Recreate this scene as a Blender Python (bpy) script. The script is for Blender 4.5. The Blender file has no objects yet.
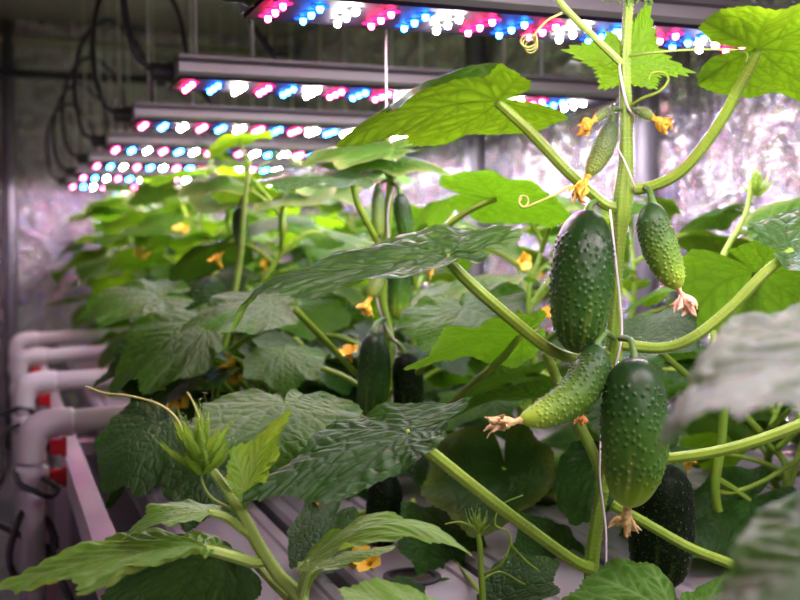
import bpy, math, random
import numpy as np
from mathutils import Vector, Matrix, Euler
random.seed(7); RNG = np.random.default_rng(11)
S = bpy.context.scene
COL = S.collection
PI = math.pi
# ------------------------------------------------------------------ camera
CAMZ = 0.88
TRAY = 0.52
YAW, PITCH, F = math.atan(400/1111), math.atan(50/1111), 1111.0
fw = np.array([math.sin(YAW)*math.cos(PITCH), math.cos(YAW)*math.cos(PITCH), -math.sin(PITCH)])
rt = np.array([math.cos(YAW), -math.sin(YAW), 0.0])
upv = np.cross(rt, fw)
CAM = np.array([0.0, 0.0, CAMZ])
def at(px, py, d):
    return CAM + d*(fw + rt*(px-400)/F - upv*(py-300)/F)
cd = bpy.data.cameras.new('camera'); cam = bpy.data.objects.new('camera', cd); COL.objects.link(cam)
cam.location = CAM; cam.rotation_euler = (PI/2-PITCH, 0, -YAW)
cd.sensor_width = 36; cd.lens = 50; cd.clip_start = 0.02
cd.dof.use_dof = True; cd.dof.focus_distance = 1.0; cd.dof.aperture_fstop = 6.6; cd.dof.aperture_blades = 0
S.camera = cam
S.view_settings.view_transform = 'Standard'; S.view_settings.look = 'None'
S.view_settings.gamma = 1; S.view_settings.use_curve_mapping = False
S.view_settings.exposure = 0.42
try:
    S.cycles.use_denoising = True
    S.cycles.max_bounces = 8; S.cycles.diffuse_bounces = 4; S.cycles.glossy_bounces = 4
    S.cycles.transmission_bounces = 6; S.cycles.transparent_max_bounces = 8
    S.cycles.sample_clamp_indirect = 4.0
    S.cycles.caustics_reflective = False; S.cycles.caustics_refractive = False
except Exception: pass
w = bpy.data.worlds.new('world'); S.world = w; w.use_nodes = True
w.node_tree.nodes['Background'].inputs[0].default_value = (0.02, 0.018, 0.02, 1)
w.node_tree.nodes['Background'].inputs[1].default_value = 0.3

# ------------------------------------------------------------------ node helpers
class NT:
    def __init__(s, name):
        s.m = bpy.data.materials.new(name); s.m.use_nodes = True
        s.t = s.m.node_tree; s.t.nodes.clear()
        s.out = s.t.nodes.new('ShaderNodeOutputMaterial')
    def n(s, typ, **kw):
        nd = s.t.nodes.new('ShaderNode'+typ)
        for k, v in kw.items():
            if k in ('op',): nd.operation = v
            elif k.startswith('i_'): nd.inputs[k[2:].replace('_', ' ')].default_value = v
            else: setattr(nd, k, v)
        return nd
    def l(s, a, b): s.t.links.new(a, b)
    def put(s, sock, v):
        if hasattr(v, 'is_output'): s.l(v, sock)
        else:
            if isinstance(v, (tuple, list)) and len(v) == 3 and sock.type == 'RGBA': v = (*v, 1)
            sock.default_value = v
    def math(s, op, a, b=0.0, clamp=False):
        nd = s.t.nodes.new('ShaderNodeMath'); nd.operation = op; nd.use_clamp = clamp
        s.put(nd.inputs[0], a); s.put(nd.inputs[1], b); return nd.outputs[0]
    def mix(s, f, a, b):
        nd = s.t.nodes.new('ShaderNodeMix'); nd.data_type = 'RGBA'
        s.put(nd.inputs[0], f); s.put(nd.inputs[6], a); s.put(nd.inputs[7], b); return nd.outputs[2]
    def ramp(s, f, stops):
        nd = s.t.nodes.new('ShaderNodeValToRGB'); e = nd.color_ramp.elements
        while len(e) < len(stops): e.new(0.5)
        for k, (p, c) in enumerate(stops):
            e[k].position = p; e[k].color = (*c, 1) if len(c) == 3 else c
        s.l(f, nd.inputs[0]); return nd.outputs[0]
    def noise(s, vec, scale, detail=3, rough=0.5):
        nd = s.t.nodes.new('ShaderNodeTexNoise')
        if vec is not None: s.l(vec, nd.inputs['Vector'])
        nd.inputs['Scale'].default_value = scale; nd.inputs['Detail'].default_value = detail
        nd.inputs['Roughness'].default_value = rough
        return nd.outputs[0]
    def attr(s, name): 
        nd = s.t.nodes.new('ShaderNodeAttribute'); nd.attribute_name = name; return nd.outputs['Fac']
    def obj(s): return s.t.nodes.new('ShaderNodeTexCoord').outputs['Object']
    def uv(s): return s.t.nodes.new('ShaderNodeTexCoord').outputs['UV']
    def bump(s, h, strength, dist, normal=None):
        nd = s.t.nodes.new('ShaderNodeBump'); nd.inputs['Strength'].default_value = strength
        nd.inputs['Distance'].default_value = dist; s.l(h, nd.inputs['Height'])
        if normal is not None: s.l(normal, nd.inputs['Normal'])
        return nd.outputs[0]
    def bsdf(s, col, rough=0.5, metal=0.0, spec=0.5, normal=None, **kw):
        b = s.t.nodes.new('ShaderNodeBsdfPrincipled')
        s.put(b.inputs['Base Color'], col); s.put(b.inputs['Roughness'], rough)
        b.inputs['Metallic'].default_value = metal
        s.put(b.inputs['Specular IOR Level'], spec)
        if normal is not None: s.l(normal, b.inputs['Normal'])
        for k, v in kw.items(): s.put(b.inputs[k.replace('_', ' ')], v)
        return b.outputs[0]
    def done(s, sh): s.l(sh, s.out.inputs[0]); return s.m

def simple(name, col, rough=0.5, metal=0.0, spec=0.5, var=0.0, vs=20.0, bump=0.0, bs=80.0):
    t = NT(name); c = col; nrm = None
    if var:
        n = t.noise(t.obj(), vs, 4)
        c = t.mix(n, tuple(x*(1-var) for x in col), tuple(min(1, x*(1+var)) for x in col))
    if bump: nrm = t.bump(t.noise(t.obj(), bs, 4), bump, 0.002)
    return t.done(t.bsdf(c, rough, metal, spec, nrm))
def emit(name, col, st):
    t = NT(name); e = t.n('Emission'); e.inputs[0].default_value = (*col, 1); e.inputs[1].default_value = st
    return t.done(e.outputs[0])

def leaf_mat(name, top=(0.024, 0.105, 0.006), top2=(0.060, 0.19, 0.010), under=(0.13, 0.28, 0.035),
             trans=(0.18, 0.44, 0.010), tf=0.38, cells=9.5, rough=0.5, bump=0.55, vein=(0.22, 0.38, 0.10), edge=None, sheen=0.0, spec=0.12, net_dark=.5):
    t = NT(name); uv = t.uv()
    nz = t.noise(uv, 4.0, 4)
    # warp for the net of small veins
    wn = t.n('TexNoise'); t.l(uv, wn.inputs['Vector']); wn.inputs['Scale'].default_value = 6.0
    vm = t.n('VectorMath', op='SCALE'); t.l(wn.outputs['Color'], vm.inputs[0]); vm.inputs['Scale'].default_value = 0.035
    va = t.n('VectorMath', op='ADD'); t.l(uv, va.inputs[0]); t.l(vm.outputs[0], va.inputs[1])
    vo = t.n('TexVoronoi', feature='DISTANCE_TO_EDGE'); t.l(va.outputs[0], vo.inputs['Vector']); vo.inputs['Scale'].default_value = cells
    vo2 = t.n('TexVoronoi', feature='DISTANCE_TO_EDGE'); t.l(va.outputs[0], vo2.inputs['Vector']); vo2.inputs['Scale'].default_value = cells*2.6
    d1 = t.math('MULTIPLY', t.math('SUBTRACT', 1.0, t.math('EXPONENT', t.math('MULTIPLY', t.math('MULTIPLY', vo.outputs[0], vo.outputs[0]), -45.0))), 0.3); d2 = t.math('MINIMUM', vo2.outputs[0], 0.25)
    net = t.math('SUBTRACT', 1.0, t.math('MULTIPLY', vo.outputs[0], 8.0, True), True)
    at_v = t.attr('vein')
    h = t.math('ADD', t.math('MULTIPLY', d1, 1.0), t.math('MULTIPLY', d2, 0.05))
    nrm = t.bump(h, bump, 0.0032)
    vf = t.math('MAXIMUM', at_v, t.math('MULTIPLY', net, 0.45))
    ctop = t.mix(nz, top, top2); ctop = t.mix(t.math('MULTIPLY', vf, 0.7), ctop, vein)
    cund = t.mix(nz, tuple(x*0.85 for x in under), tuple(x*1.1 for x in under)); 
    cund = t.mix(t.math('MULTIPLY', vf, 0.5), cund, tuple(x*0.6 for x in under))  # underside veins painted dark, the way backlight shows them
    geo = t.n('NewGeometry')
    col = t.mix(geo.outputs['Backfacing'], ctop, cund)
    if edge:
        col = t.mix(t.math('MULTIPLY', t.math('POWER', t.attr('rim'), 6.0), nz), col, edge)
    shw = t.math('MULTIPLY', t.math('SUBTRACT', 1.0, geo.outputs['Backfacing']), sheen)
    p = t.bsdf(col, rough, 0, spec, nrm, Sheen_Weight=shw, Sheen_Roughness=0.35, Sheen_Tint=(1.0, .93, 1.0, 1))
    tc = t.mix(t.math('MAXIMUM', at_v, t.math('MULTIPLY', net, 0.75)), trans, tuple(x*net_dark for x in trans)); tc = t.mix(nz, tc, tuple(x*0.8 for x in trans))
    tl = t.n('BsdfTranslucent'); t.l(tc, tl.inputs[0]); t.l(nrm, tl.inputs['Normal'])
    ms = t.n('MixShader'); ms.inputs[0].default_value = tf; t.l(p, ms.inputs[1]); t.l(tl.outputs[0], ms.inputs[2])
    return t.done(ms.outputs[0])

M = {}
M['leaf'] = leaf_mat('cucumber_leaf')
M['leaf_far'] = leaf_mat('cucumber_leaf_lit_canopy', cells=9, bump=0.4, top=(0.05,0.17,0.012), top2=(0.10,0.27,0.02), trans=(0.28, 0.60, 0.01), tf=.45)  # brighter green copy: light in the far canopy put into the colour
M['leaf_sheen'] = leaf_mat('cucumber_leaf_painted_sheen', top=(0.045, 0.13, 0.03), top2=(0.09, 0.19, 0.05), sheen=0.12, spec=0.38, rough=.42, bump=.9, vein=(0.02, 0.06, 0.012))  # paler top: lamp sheen on the blade put into the colour
M['leaf_gloss'] = leaf_mat('cucumber_leaf_glossy', top=(0.045, 0.12, 0.03), top2=(0.06, 0.15, 0.04), sheen=0.3, spec=0.75, rough=.48, bump=.2, vein=(0.02, 0.06, 0.012))
M['leaf_glow'] = leaf_mat('cucumber_leaf_strong_backlit', trans=(0.21, 0.45, 0.008), tf=0.58, under=(0.14, 0.31, 0.03), net_dark=.30)  # lit copy: extra backlight through the blade set in its colours
M['leaf_dark'] = leaf_mat('cucumber_leaf_shaded', top=(0.016, 0.064, 0.009), top2=(0.036, 0.110, 0.014), under=(0.05, 0.13, 0.02), trans=(0.10, 0.25, 0.01), tf=0.26, bump=0.8, vein=(0.008, 0.03, 0.006), spec=.20)  # darker copy: shade on low foliage put into the colour
M['leaf_bright'] = leaf_mat('cucumber_leaf_backlit', trans=(0.125, 0.34, 0.006), tf=0.42, under=(0.14, 0.31, 0.03), edge=(0.5,0.55,0.2))  # copy for blades seen against the lamps, backlight worked into its colours
M['leaf_young'] = leaf_mat('cucumber_leaf_young', top=(0.08, 0.25, 0.02), top2=(0.17, 0.37, 0.035), under=(0.24, 0.40, 0.08), trans=(0.42, 0.65, 0.04), tf=0.4, cells=9, bump=0.4, vein=(0.40,0.58,0.20), spec=.35)
M['shoot'] = leaf_mat('shoot_tip_green', top=(0.20, 0.42, 0.03), top2=(0.32, 0.55, 0.06), under=(0.25, 0.46, 0.05), trans=(0.4, 0.65, 0.04), tf=0.35, cells=6, bump=0.2, vein=(0.5, 0.65, 0.2), spec=.2)
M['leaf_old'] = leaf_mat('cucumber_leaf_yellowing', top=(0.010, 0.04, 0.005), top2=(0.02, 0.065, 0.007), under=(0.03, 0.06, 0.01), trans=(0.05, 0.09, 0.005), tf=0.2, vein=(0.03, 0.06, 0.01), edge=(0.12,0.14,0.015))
def stem_mat(name, a, b, tr=0.0):
    t = NT(name); n = t.noise(t.obj(), 60, 4); c = t.mix(n, a, b)
    s = t.bsdf(c, 0.45, 0, 0.35, t.bump(t.noise(t.obj(), 350, 3), 0.25, 0.001), Subsurface_Weight=tr, Subsurface_Scale=0.004)
    return t.done(s)
M['stem'] = stem_mat('vine_stem', (0.15, 0.30, 0.02), (0.26, 0.44, 0.04))
M['petiole'] = stem_mat('vine_petiole', (0.17, 0.31, 0.018), (0.27, 0.43, 0.04))
M['stem_dark'] = stem_mat('old_stem', (0.04, 0.10, 0.02), (0.08, 0.17, 0.03))
M['stalk'] = stem_mat('fruit_stalk', (0.05, 0.13, 0.02), (0.11, 0.22, 0.04))
M['stem_young'] = stem_mat('young_stem', (0.28, 0.48, 0.06), (0.42, 0.62, 0.14))
M['tendril'] = stem_mat('tendril', (0.50, 0.55, 0.10), (0.65, 0.66, 0.22))
M['hair'] = simple('plant_hair', (0.75, 0.80, 0.55), 0.5)

def cuke_mat(name, c0, c1, c2, c3, streak=0.8, rough=0.36, spec=.22):
    t = NT(name); tt = t.attr('t'); wv = t.attr('wart'); 
    base = t.ramp(tt, [(0.0, c0), (0.35, c1), (0.72, c2), (1.0, c3)])
    mp = t.n('Mapping'); t.l(t.uv(), mp.inputs[0]); mp.inputs['Scale'].default_value = (22, 1.6, 1)
    st = t.n('TexNoise'); t.l(mp.outputs[0], st.inputs['Vector']); st.inputs['Scale'].default_value = 1.0; st.inputs['Detail'].default_value = 2
    sr = t.math('MULTIPLY', t.math('SUBTRACT', st.outputs[0], 0.50), 7.0, True)
    zone = t.math('MULTIPLY', t.math('SUBTRACT', tt, 0.55), 2.6, True)
    col = t.mix(t.math('MULTIPLY', t.math('MULTIPLY', sr, zone), streak), base, (0.34, 0.46, 0.08))
    sp = t.noise(t.obj(), 420, 2); spf = t.math('MULTIPLY', t.math('SUBTRACT', sp, 0.56), 3.0, True)
    col = t.mix(t.math('MULTIPLY', spf, t.math('ADD', 0.12, t.math('MULTIPLY', tt, 0.3))), col, (0.22, 0.34, 0.08))
    col = t.mix(t.math('MULTIPLY', wv, 0.0), col, (0.12, 0.20, 0.06))
    nrm = t.bump(t.noise(t.obj(), 500, 3), 0.12, 0.001)
    return t.done(t.bsdf(col, rough, 0, spec, nrm))
M['cuke'] = cuke_mat('ripe_cucumber_skin', (0.006, 0.020, 0.006), (0.010, 0.040, 0.005), (0.022, 0.085, 0.007), (0.05, 0.13, 0.012), 0.35)
M['cuke_light'] = cuke_mat('striped_cucumber_skin', (0.006, 0.022, 0.006), (0.018, 0.068, 0.008), (0.065, 0.185, 0.012), (0.34, 0.56, 0.02), 1.0)
M['cuke_young'] = cuke_mat('young_cucumber_skin', (0.010, 0.036, 0.010), (0.04, 0.11, 0.014), (0.13, 0.27, 0.022), (0.36, 0.58, 0.04), 0.4, 0.4)
M['cuke_baby'] = cuke_mat('baby_cucumber_skin', (0.05, 0.09, 0.04), (0.10, 0.17, 0.05), (0.16, 0.26, 0.05), (0.25, 0.35, 0.05), 0.3, 0.45)
M['cuke_dim'] = cuke_mat('shaded_cucumber_skin', (0.002, 0.006, 0.002), (0.003, 0.009, 0.002), (0.004, 0.013, 0.003), (0.006, 0.02, 0.004), 0.2, .45, .06)  # near-black copy of the skin: shade among the leaves painted in
M['wither'] = simple('withered_petal', (0.78, 0.52, 0.22), 0.7, var=0.45, vs=150)
M['wither_orange'] = simple('withered_orange_petal', (0.70, 0.30, 0.08), 0.7, var=0.4, vs=150)
M['wither_pink'] = simple('withered_pale_petal', (0.85, 0.50, 0.30), 0.6, var=0.3, vs=150)
M['petal'] = simple('yellow_petal', (0.95, 0.56, 0.05), 0.5, var=0.2, vs=90)
M['pvc'] = simple('white_pvc', (0.93, 0.89, 0.93), 0.28, var=0.03, vs=8)
M['channel'] = simple('white_channel_plastic', (0.31, 0.28, 0.31), 0.45, var=0.06, vs=9)
M['red'] = simple('red_plastic', (0.75, 0.01, 0.02), 0.35)
M['black'] = simple('black_rubber', (0.012, 0.012, 0.014), 0.45)
M['housing'] = simple('grey_aluminium', (0.22, 0.21, 0.215), 0.45, metal=0.6, var=0.08, vs=12)
M['board'] = simple('led_board', (0.012, 0.008, 0.018), 0.6, spec=0.02)
M['twine'] = simple('white_twine', (0.78, 0.70, 0.72), 0.6, var=0.1, vs=300)
M['wire'] = simple('hanging_wire', (0.85, 0.82, 0.78), 0.4)
M['pole'] = simple('steel_pole', (0.20, 0.20, 0.23), 0.4, metal=0.4)
M['bench'] = simple('bench_metal', (0.62, 0.56, 0.58), 0.4, metal=0.2, var=0.08)
M['cup'] = simple('net_cup', (0.02, 0.018, 0.018), 0.6)
M['soil'] = simple('growing_medium', (0.035, 0.02, 0.014), 0.9, var=0.5, vs=150, bump=0.8, bs=200)
M['collar'] = simple('stem_base', (0.4, 0.3, 0.12), 0.8)
def floor_mat():
    t = NT('grey_floor'); n = t.noise(t.obj(), 3, 5); c = t.mix(n, (0.30, 0.28, 0.285), (0.38, 0.355, 0.36))
    return t.done(t.bsdf(c, 0.6, 0, 0.4, t.bump(t.noise(t.obj(), 60, 4), 0.2, 0.004)))
M['floor'] = floor_mat()
def mylar():
    t = NT('crinkled_mylar'); o = t.obj()
    n1 = t.noise(o, 9, 5, 0.62); n2 = t.noise(o, 30, 3, 0.6)
    vo = t.n('TexVoronoi', feature='F1'); t.l(o, vo.inputs['Vector']); vo.inputs['Scale'].default_value = 16
    h = t.math('ADD', n1, t.math('ADD', t.math('MULTIPLY', n2, 0.35), t.math('MULTIPLY', vo.outputs[0], 0.3)))
    nrm = t.bump(h, 1.0, 0.10)
    return t.done(t.bsdf((0.97, 0.90, 0.97), 0.17, 0.85, 0.5, nrm))
M['mylar'] = mylar()
M['tent'] = simple('dull_ceiling_foil', (0.55, 0.50, 0.44), 0.5, metal=0.3, var=0.2, vs=3, bump=0.5, bs=12)
M['beam'] = simple('pale_beam', (0.60, 0.55, 0.48), 0.5)

# ------------------------------------------------------------------ mesh helpers
def tag(o, label=None, cat=None, group=None, kind=None):
    if label: o['label'] = label
    if cat: o['category'] = cat
    if group: o['group'] = group
    if kind: o['kind'] = kind
    return o
class MB:
    def __init__(s): s.v = []; s.f = []; s.mi = []; s.n = 0; s.at = {}; s.uvs = []
    def add(s, v, f, mi=0, attrs=None, uv=None):
        v = np.asarray(v, float).reshape(-1, 3); k = len(v)
        s.v.append(v); s.f += [tuple(int(i)+s.n for i in q) for q in f]; s.mi += [mi]*len(f)
        for a in set(s.at) | set(attrs or {}):
            if a not in s.at: s.at[a] = [np.zeros(s.n)] if s.n else []
            s.at[a].append(np.asarray((attrs or {}).get(a, np.zeros(k)), float))
        s.uvs.append(np.zeros((k, 2)) if uv is None else np.asarray(uv, float))
        s.n += k; return s
    def mesh(s, name, mats, org=(0, 0, 0), smooth=True):
        me = bpy.data.meshes.new(name); V = np.concatenate(s.v) - np.asarray(org, float)
        me.from_pydata(V.tolist(), [], s.f)
        for m in (mats if isinstance(mats, (list, tuple)) else [mats]): me.materials.append(m)
        me.polygons.foreach_set('material_index', s.mi)
        me.polygons.foreach_set('use_smooth', [smooth]*len(s.f))
        for a, L in s.at.items():
            A = me.attributes.new(a, 'FLOAT', 'POINT'); A.data.foreach_set('value', np.concatenate(L).astype(np.float32))
        U = np.concatenate(s.uvs)
        if U.any():
            ul = me.uv_layers.new(name='uv'); idx = np.zeros(len(me.loops), np.int32)
            me.loops.foreach_get('vertex_index', idx); ul.data.foreach_set('uv', U[idx].astype(np.float32).ravel())
        me.update(); return me
    def obj(s, name, mats, parent=None, org=(0, 0, 0), smooth=True, top=False):
        o = bpy.data.objects.new(name, s.mesh(name, mats, org, smooth)); COL.objects.link(o)
        if parent is not None: o.parent = parent
        elif top: o.location = org
        return o
def empty(name, loc):
    o = bpy.data.objects.new(name, None); COL.objects.link(o); o.location = loc; o.empty_display_size = 0.02
    return o
def quads(nr, nc, wrap=True):
    f = []
    for i in range(nr-1):
        for j in range(nc if wrap else nc-1):
            j2 = (j+1) % nc
            f.append((i*nc+j, i*nc+j2, (i+1)*nc+j2, (i+1)*nc+j))
    return f
def spline(P, n):
    P = np.asarray(P, float)
    if len(P) == 2: P = np.array([P[0], (P[0]+P[1])/2, P[1]])
    Q = np.vstack([2*P[0]-P[1], P, 2*P[-1]-P[-2]])
    seg = np.r_[0, np.cumsum(np.linalg.norm(np.diff(P[:, :3], axis=0), axis=1))]
    out = []
    for s_ in np.linspace(0, seg[-1], n):
        i = min(np.searchsorted(seg, s_, 'right')-1, len(P)-2); t = (s_-seg[i])/max(seg[i+1]-seg[i], 1e-9)
        a, b, c, d = Q[i], Q[i+1], Q[i+2], Q[i+3]
        out.append(0.5*((2*b)+(-a+c)*t+(2*a-5*b+4*c-d)*t*t+(-a+3*b-3*c+d)*t**3))
    return np.array(out)
def frames(C):
    T = np.gradient(C, axis=0); T /= np.linalg.norm(T, axis=1)[:, None]+1e-12
    a = np.array([0, 0, 1.0]) if abs(T[0][2]) < 0.9 else np.array([0, 1.0, 0])
    n = a - T[0]*a.dot(T[0]); n /= np.linalg.norm(n); N = [n]
    for i in range(1, len(C)):
        n = N[-1] - T[i]*N[-1].dot(T[i]); n /= np.linalg.norm(n); N.append(n)
    N = np.array(N); return T, N, np.cross(T, N)
def tube(P, r, n=24, seg=10, ribs=0, amp=0.0, cap=True, lump=0.0):
    """tube along a spline; r = scalar or list along P. returns verts, faces, normals"""
    P = np.asarray(P, float); rr = np.full(len(P), r) if np.isscalar(r) else np.asarray(r, float)
    C4 = spline(np.c_[P, rr], n) if len(P) > 2 else np.c_[np.linspace(P[0], P[-1], n), np.linspace(rr[0], rr[-1], n)]
    C, R = C4[:, :3], np.maximum(C4[:, 3], 1e-5)
    if lump: R = R*(1+lump*np.sin(np.arange(n)*1.7)*np.sin(np.arange(n)*0.53))
    T, N, B = frames(C); th = np.arange(seg)*2*PI/seg
    rad = 1+amp*np.cos(ribs*th) if ribs else np.ones(seg)
    D = N[:, None, :]*np.cos(th)[None, :, None]+B[:, None, :]*np.sin(th)[None, :, None]
    V = C[:, None, :]+D*(R[:, None]*rad[None, :])[:, :, None]
    f = quads(n, seg); v = V.reshape(-1, 3); nn = D.reshape(-1, 3)
    if cap:
        k = len(v); v = np.vstack([v, C[0], C[-1]]); nn = np.vstack([nn, -T[0], T[-1]])
        f += [(k, (j+1) % seg, j) for j in range(seg)]
        b = (n-1)*seg; f += [(k+1, b+j, b+(j+1) % seg) for j in range(seg)]
    return v, f, nn
def hairs(mb, v, nn, count, length, rad, mi=0):
    idx = RNG.integers(0, len(v), count)
    for i in idx:
        p = v[i]+(v[(i+1) % len(v)]-v[i])*RNG.random()*(1 if np.linalg.norm(v[(i+1) % len(v)]-v[i]) < 0.01 else 0)
        d = nn[i]+RNG.normal(0, 0.25, 3); d /= np.linalg.norm(d)
        a = np.cross(d, [0.3, 0.5, 0.81]); a /= np.linalg.norm(a); b = np.cross(d, a); L = length*RNG.uniform(0.5, 1.3)
        q = [p-d*0.0002+rad*(a*math.cos(k)+b*math.sin(k)) for k in (0, 2.09, 4.19)]+[p+d*L]
        mb.add(q, [(0, 1, 3), (1, 2, 3), (2, 0, 3)], mi)
def box(mb, x0, x1, y0, y1, z0, z1, mi=0, bev=0.0):
    if not bev:
        v = [(x, y, z) for x in (x0, x1) for y in (y0, y1) for z in (z0, z1)]
        f = [(0, 1, 3, 2), (4, 6, 7, 5), (0, 4, 5, 1), (2, 3, 7, 6), (0, 2, 6, 4), (1, 5, 7, 3)]
        return mb.add(v, f, mi)
    # bevelled along x: octagonal section
    pr = [(y0+bev, z0), (y1-bev, z0), (y1, z0+bev), (y1, z1-bev), (y1-bev, z1), (y0+bev, z1), (y0, z1-bev), (y0, z0+bev)]
    v = [(x, a, b) for x in (x0, x1) for a, b in pr]
    f = [tuple(range(7, -1, -1)), tuple(range(8, 16))]+[(i, (i+1) % 8, 8+(i+1) % 8, 8+i) for i in range(8)]
    return mb.add(v, f, mi)
def lathe(prof, seg=24, c=(0, 0, 0), axis='z'):
    v = []; th = np.arange(seg)*2*PI/seg
    for r, h in prof:
        for t in th:
            p = (r*math.cos(t), r*math.sin(t), h)
            if axis == 'x': p = (h, p[0], p[1])
            if axis == 'y': p = (p[1], h, p[0])
            v.append((p[0]+c[0], p[1]+c[1], p[2]+c[2]))
    return v, quads(len(prof), seg)

# ------------------------------------------------------------------ leaves
OUT_STD = [(0, 1.0), (8, .90), (18, .79), (32, .70), (44, .72), (54, .73), (66, .64), (82, .575), (98, .575), (108, .555), (126, .49), (145, .455), (158, .42), (170, .29), (177, .12), (180, .05)]
OUT_STAR = [(0, 1.0), (8, .80), (22, .60), (32, .58), (46, .80), (54, .93), (62, .74), (80, .56), (98, .68), (108, .84), (117, .66), (135, .46), (152, .50), (163, .40), (173, .18), (180, .06)]
OUT_NARROW = [(0, 1.0), (10, .82), (25, .62), (45, .52), (60, .50), (80, .42), (100, .40), (130, .36), (155, .30), (172, .14), (180, .05)]
LOBES = [(0, .97), (52, .68), (-52, .68), (102, .53), (-102, .53), (150, .42), (-150, .42)]
def vein_segments():
    seg1, seg2 = [], []
    for a, L in LOBES:
        a = math.radians(a); d = np.array([math.sin(a), math.cos(a)])
        seg1.append((np.zeros(2), d*L, 1.0))
        k = 5 if L > .9 else 3
        for i in range(k):
            s0 = d*L*(0.22+0.7*i/k)
            for sg in (-1, 1):
                a2 = a+sg*math.radians(42); d2 = np.array([math.sin(a2), math.cos(a2)])
                e = s0+d2*L*0.42*(1-0.6*i/k); seg2.append((s0, e, 1.0))
    return seg1, seg2
SEG1, SEG2 = vein_segments()
def segdist(P, segs):
    best = np.full(len(P), 9.0)
    for a, b, _ in segs:
        ab = b-a; t = np.clip(((P-a)@ab)/(ab@ab), 0, 1); d = np.linalg.norm(P-(a+t[:, None]*ab), axis=1)
        best = np.minimum(best, d)
    return best
_lc = {}
def leaf_flat(na, nr, outline, teeth=58, tamp=0.035, seed=0):
    key = (na, nr, id(outline), teeth, tamp, seed)
    if key in _lc: return _lc[key]
    rg = np.random.default_rng(seed); ph = np.linspace(-PI, PI, na+1)[:-1]+PI/na
    deg = np.abs(np.degrees(ph)); R = np.interp(deg, [o[0] for o in outline], [o[1] for o in outline])
    R = (np.roll(R, 1)+2*R+np.roll(R, -1))/4
    x = (ph/(2*PI)*teeth) % 1.0; saw = np.where(x < 0.7, x/0.7, (1-x)/0.3)
    R = R*(1+tamp*(saw-0.5)*np.clip((175-deg)/20, 0, 1)+0.025*np.sin(ph*5+rg.uniform(0, 6))+0.015*np.sin(ph*11+rg.uniform(0, 6)))
    rad = np.linspace(0, 1, nr+1)[1:]; 
    U = np.concatenate([np.stack([np.sin(ph)*R*t, np.cos(ph)*R*t], 1) for t in rad]); U = np.vstack([U, [0, 0]])
    f = quads(nr, na)
    # orient: (u right, v up) counter-clockwise seen from the top side
    f = [tuple(q) for q in f]; f += [(na*nr, (j+1) % na, j) for j in range(na)]
    f = [q for q in f]
    rim = np.r_[np.repeat(rad, na), 0.0]; phr = np.r_[np.tile(ph, nr), 0.0]
    d1 = segdist(U, SEG1); d2 = segdist(U, SEG2)
    vein = np.clip(np.exp(-(d1/0.012)**2)+0.8*np.exp(-(d2/0.010)**2), 0, 1)
    dm = np.minimum(d1, d2); blis = 1-np.exp(-(dm/0.035)**2)
    _lc[key] = (U, f, rim, phr, vein, blis); return _lc[key]
# check of winding: first quad signed area
def fix_winding(U, f):
    a, b, c = U[f[0][0]], U[f[0][1]], U[f[0][2]]
    ar = (b[0]-a[0])*(c[1]-a[1])-(b[1]-a[1])*(c[0]-a[0])
    return f if ar > 0 else [q[::-1] for q in f]
KEY = dict(B=(0, 0), Q=(0, .25), T=(0, 1), M=(0, .5), N=(0, .8), R1=(.567, .476), R2=(.561, -.1), R3=(.22, -.38), L1=(-.567, .476), L2=(-.561, -.1), L3=(-.22, -.38),
           r1=(.34, .36), r2=(.34, -.05), l1=(-.34, .36), l2=(-.34, -.05))
def tps(K, Pw):
    K = np.array(K, float); Pw = np.array(Pw, float); n = len(K)
    def ker(A, B):
        r = np.linalg.norm(A[:, None]-B[None], axis=2); return np.where(r > 1e-9, r*r*np.log(np.maximum(r, 1e-9)), 0)
    A = np.zeros((n+3, n+3)); A[:n, :n] = ker(K, K)+np.eye(n)*0.004; A[:n, n] = 1; A[:n, n+1:] = K; A[n, :n] = 1; A[n+1:, :n] = K.T
    W = np.linalg.solve(A, np.vstack([Pw, np.zeros((3, 3))]))
    return lambda U: ker(U, K)@W[:n]+W[n]+U@W[n+1:]
def hero_leaf(ctrl, root, mat='leaf', na=360, nr=46, outline=OUT_STD, teeth=58, tamp=0.035, seed=0, wave=0.018, bl=0.006,
              pet=None, pr=0.0045, pmat='petiole', label=None, hair=0, org=None, name='leaf'):
    """leaf blade bent through control points, petiole (from blade to vine) as its child"""
    K, Pw = [], []
    for k, p in ctrl.items():
        K.append(KEY[k] if isinstance(k, str) else k); Pw.append(at(*p))
    fn = tps(K, Pw); U, f, rim, ph, vein, blis = leaf_flat(na, nr, outline, teeth, tamp, seed)
    e = 0.004; P = fn(U); Nn = np.cross(fn(U+[e, 0])-P, fn(U+[0, e])-P); Nn /= np.linalg.norm(Nn, axis=1)[:, None]+1e-12
    sc = np.linalg.norm(fn(np.array([[0, 1.0]]))-fn(np.array([[0, 0.0]])))
    rg = np.random.default_rng(seed+5)
    z = bl*blis+wave*rim**3*(np.sin(ph*7+rg.uniform(0, 6))+0.6*np.sin(ph*13+rg.uniform(0, 6)))
    P = P+Nn*(z*sc)[:, None]
    mb = MB().add(P, fix_winding(U, f), 0, dict(vein=vein, rim=rim), U+5.0+seed*0.37)
    org = root.location if org is None else org
    o = mb.obj(name, [M[mat]], root, org)
    if label: o['label'] = label
    if pet:
        pp = [P[-1]-Nn[-1]*0.001]+[at(*q) for q in pet]
        v, ff, nn = tube(pp, [pr*0.8]+[pr]*(len(pp)-2)+[pr*1.15], 40, 24, 7, 0.10)
        pb = MB().add(v, ff); 
        if hair: hairs(pb, v, nn, hair, 0.0016, 0.00013, 1)
        pb.obj('petiole', [M[pmat], M['hair']], o, org)
    return o

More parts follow.
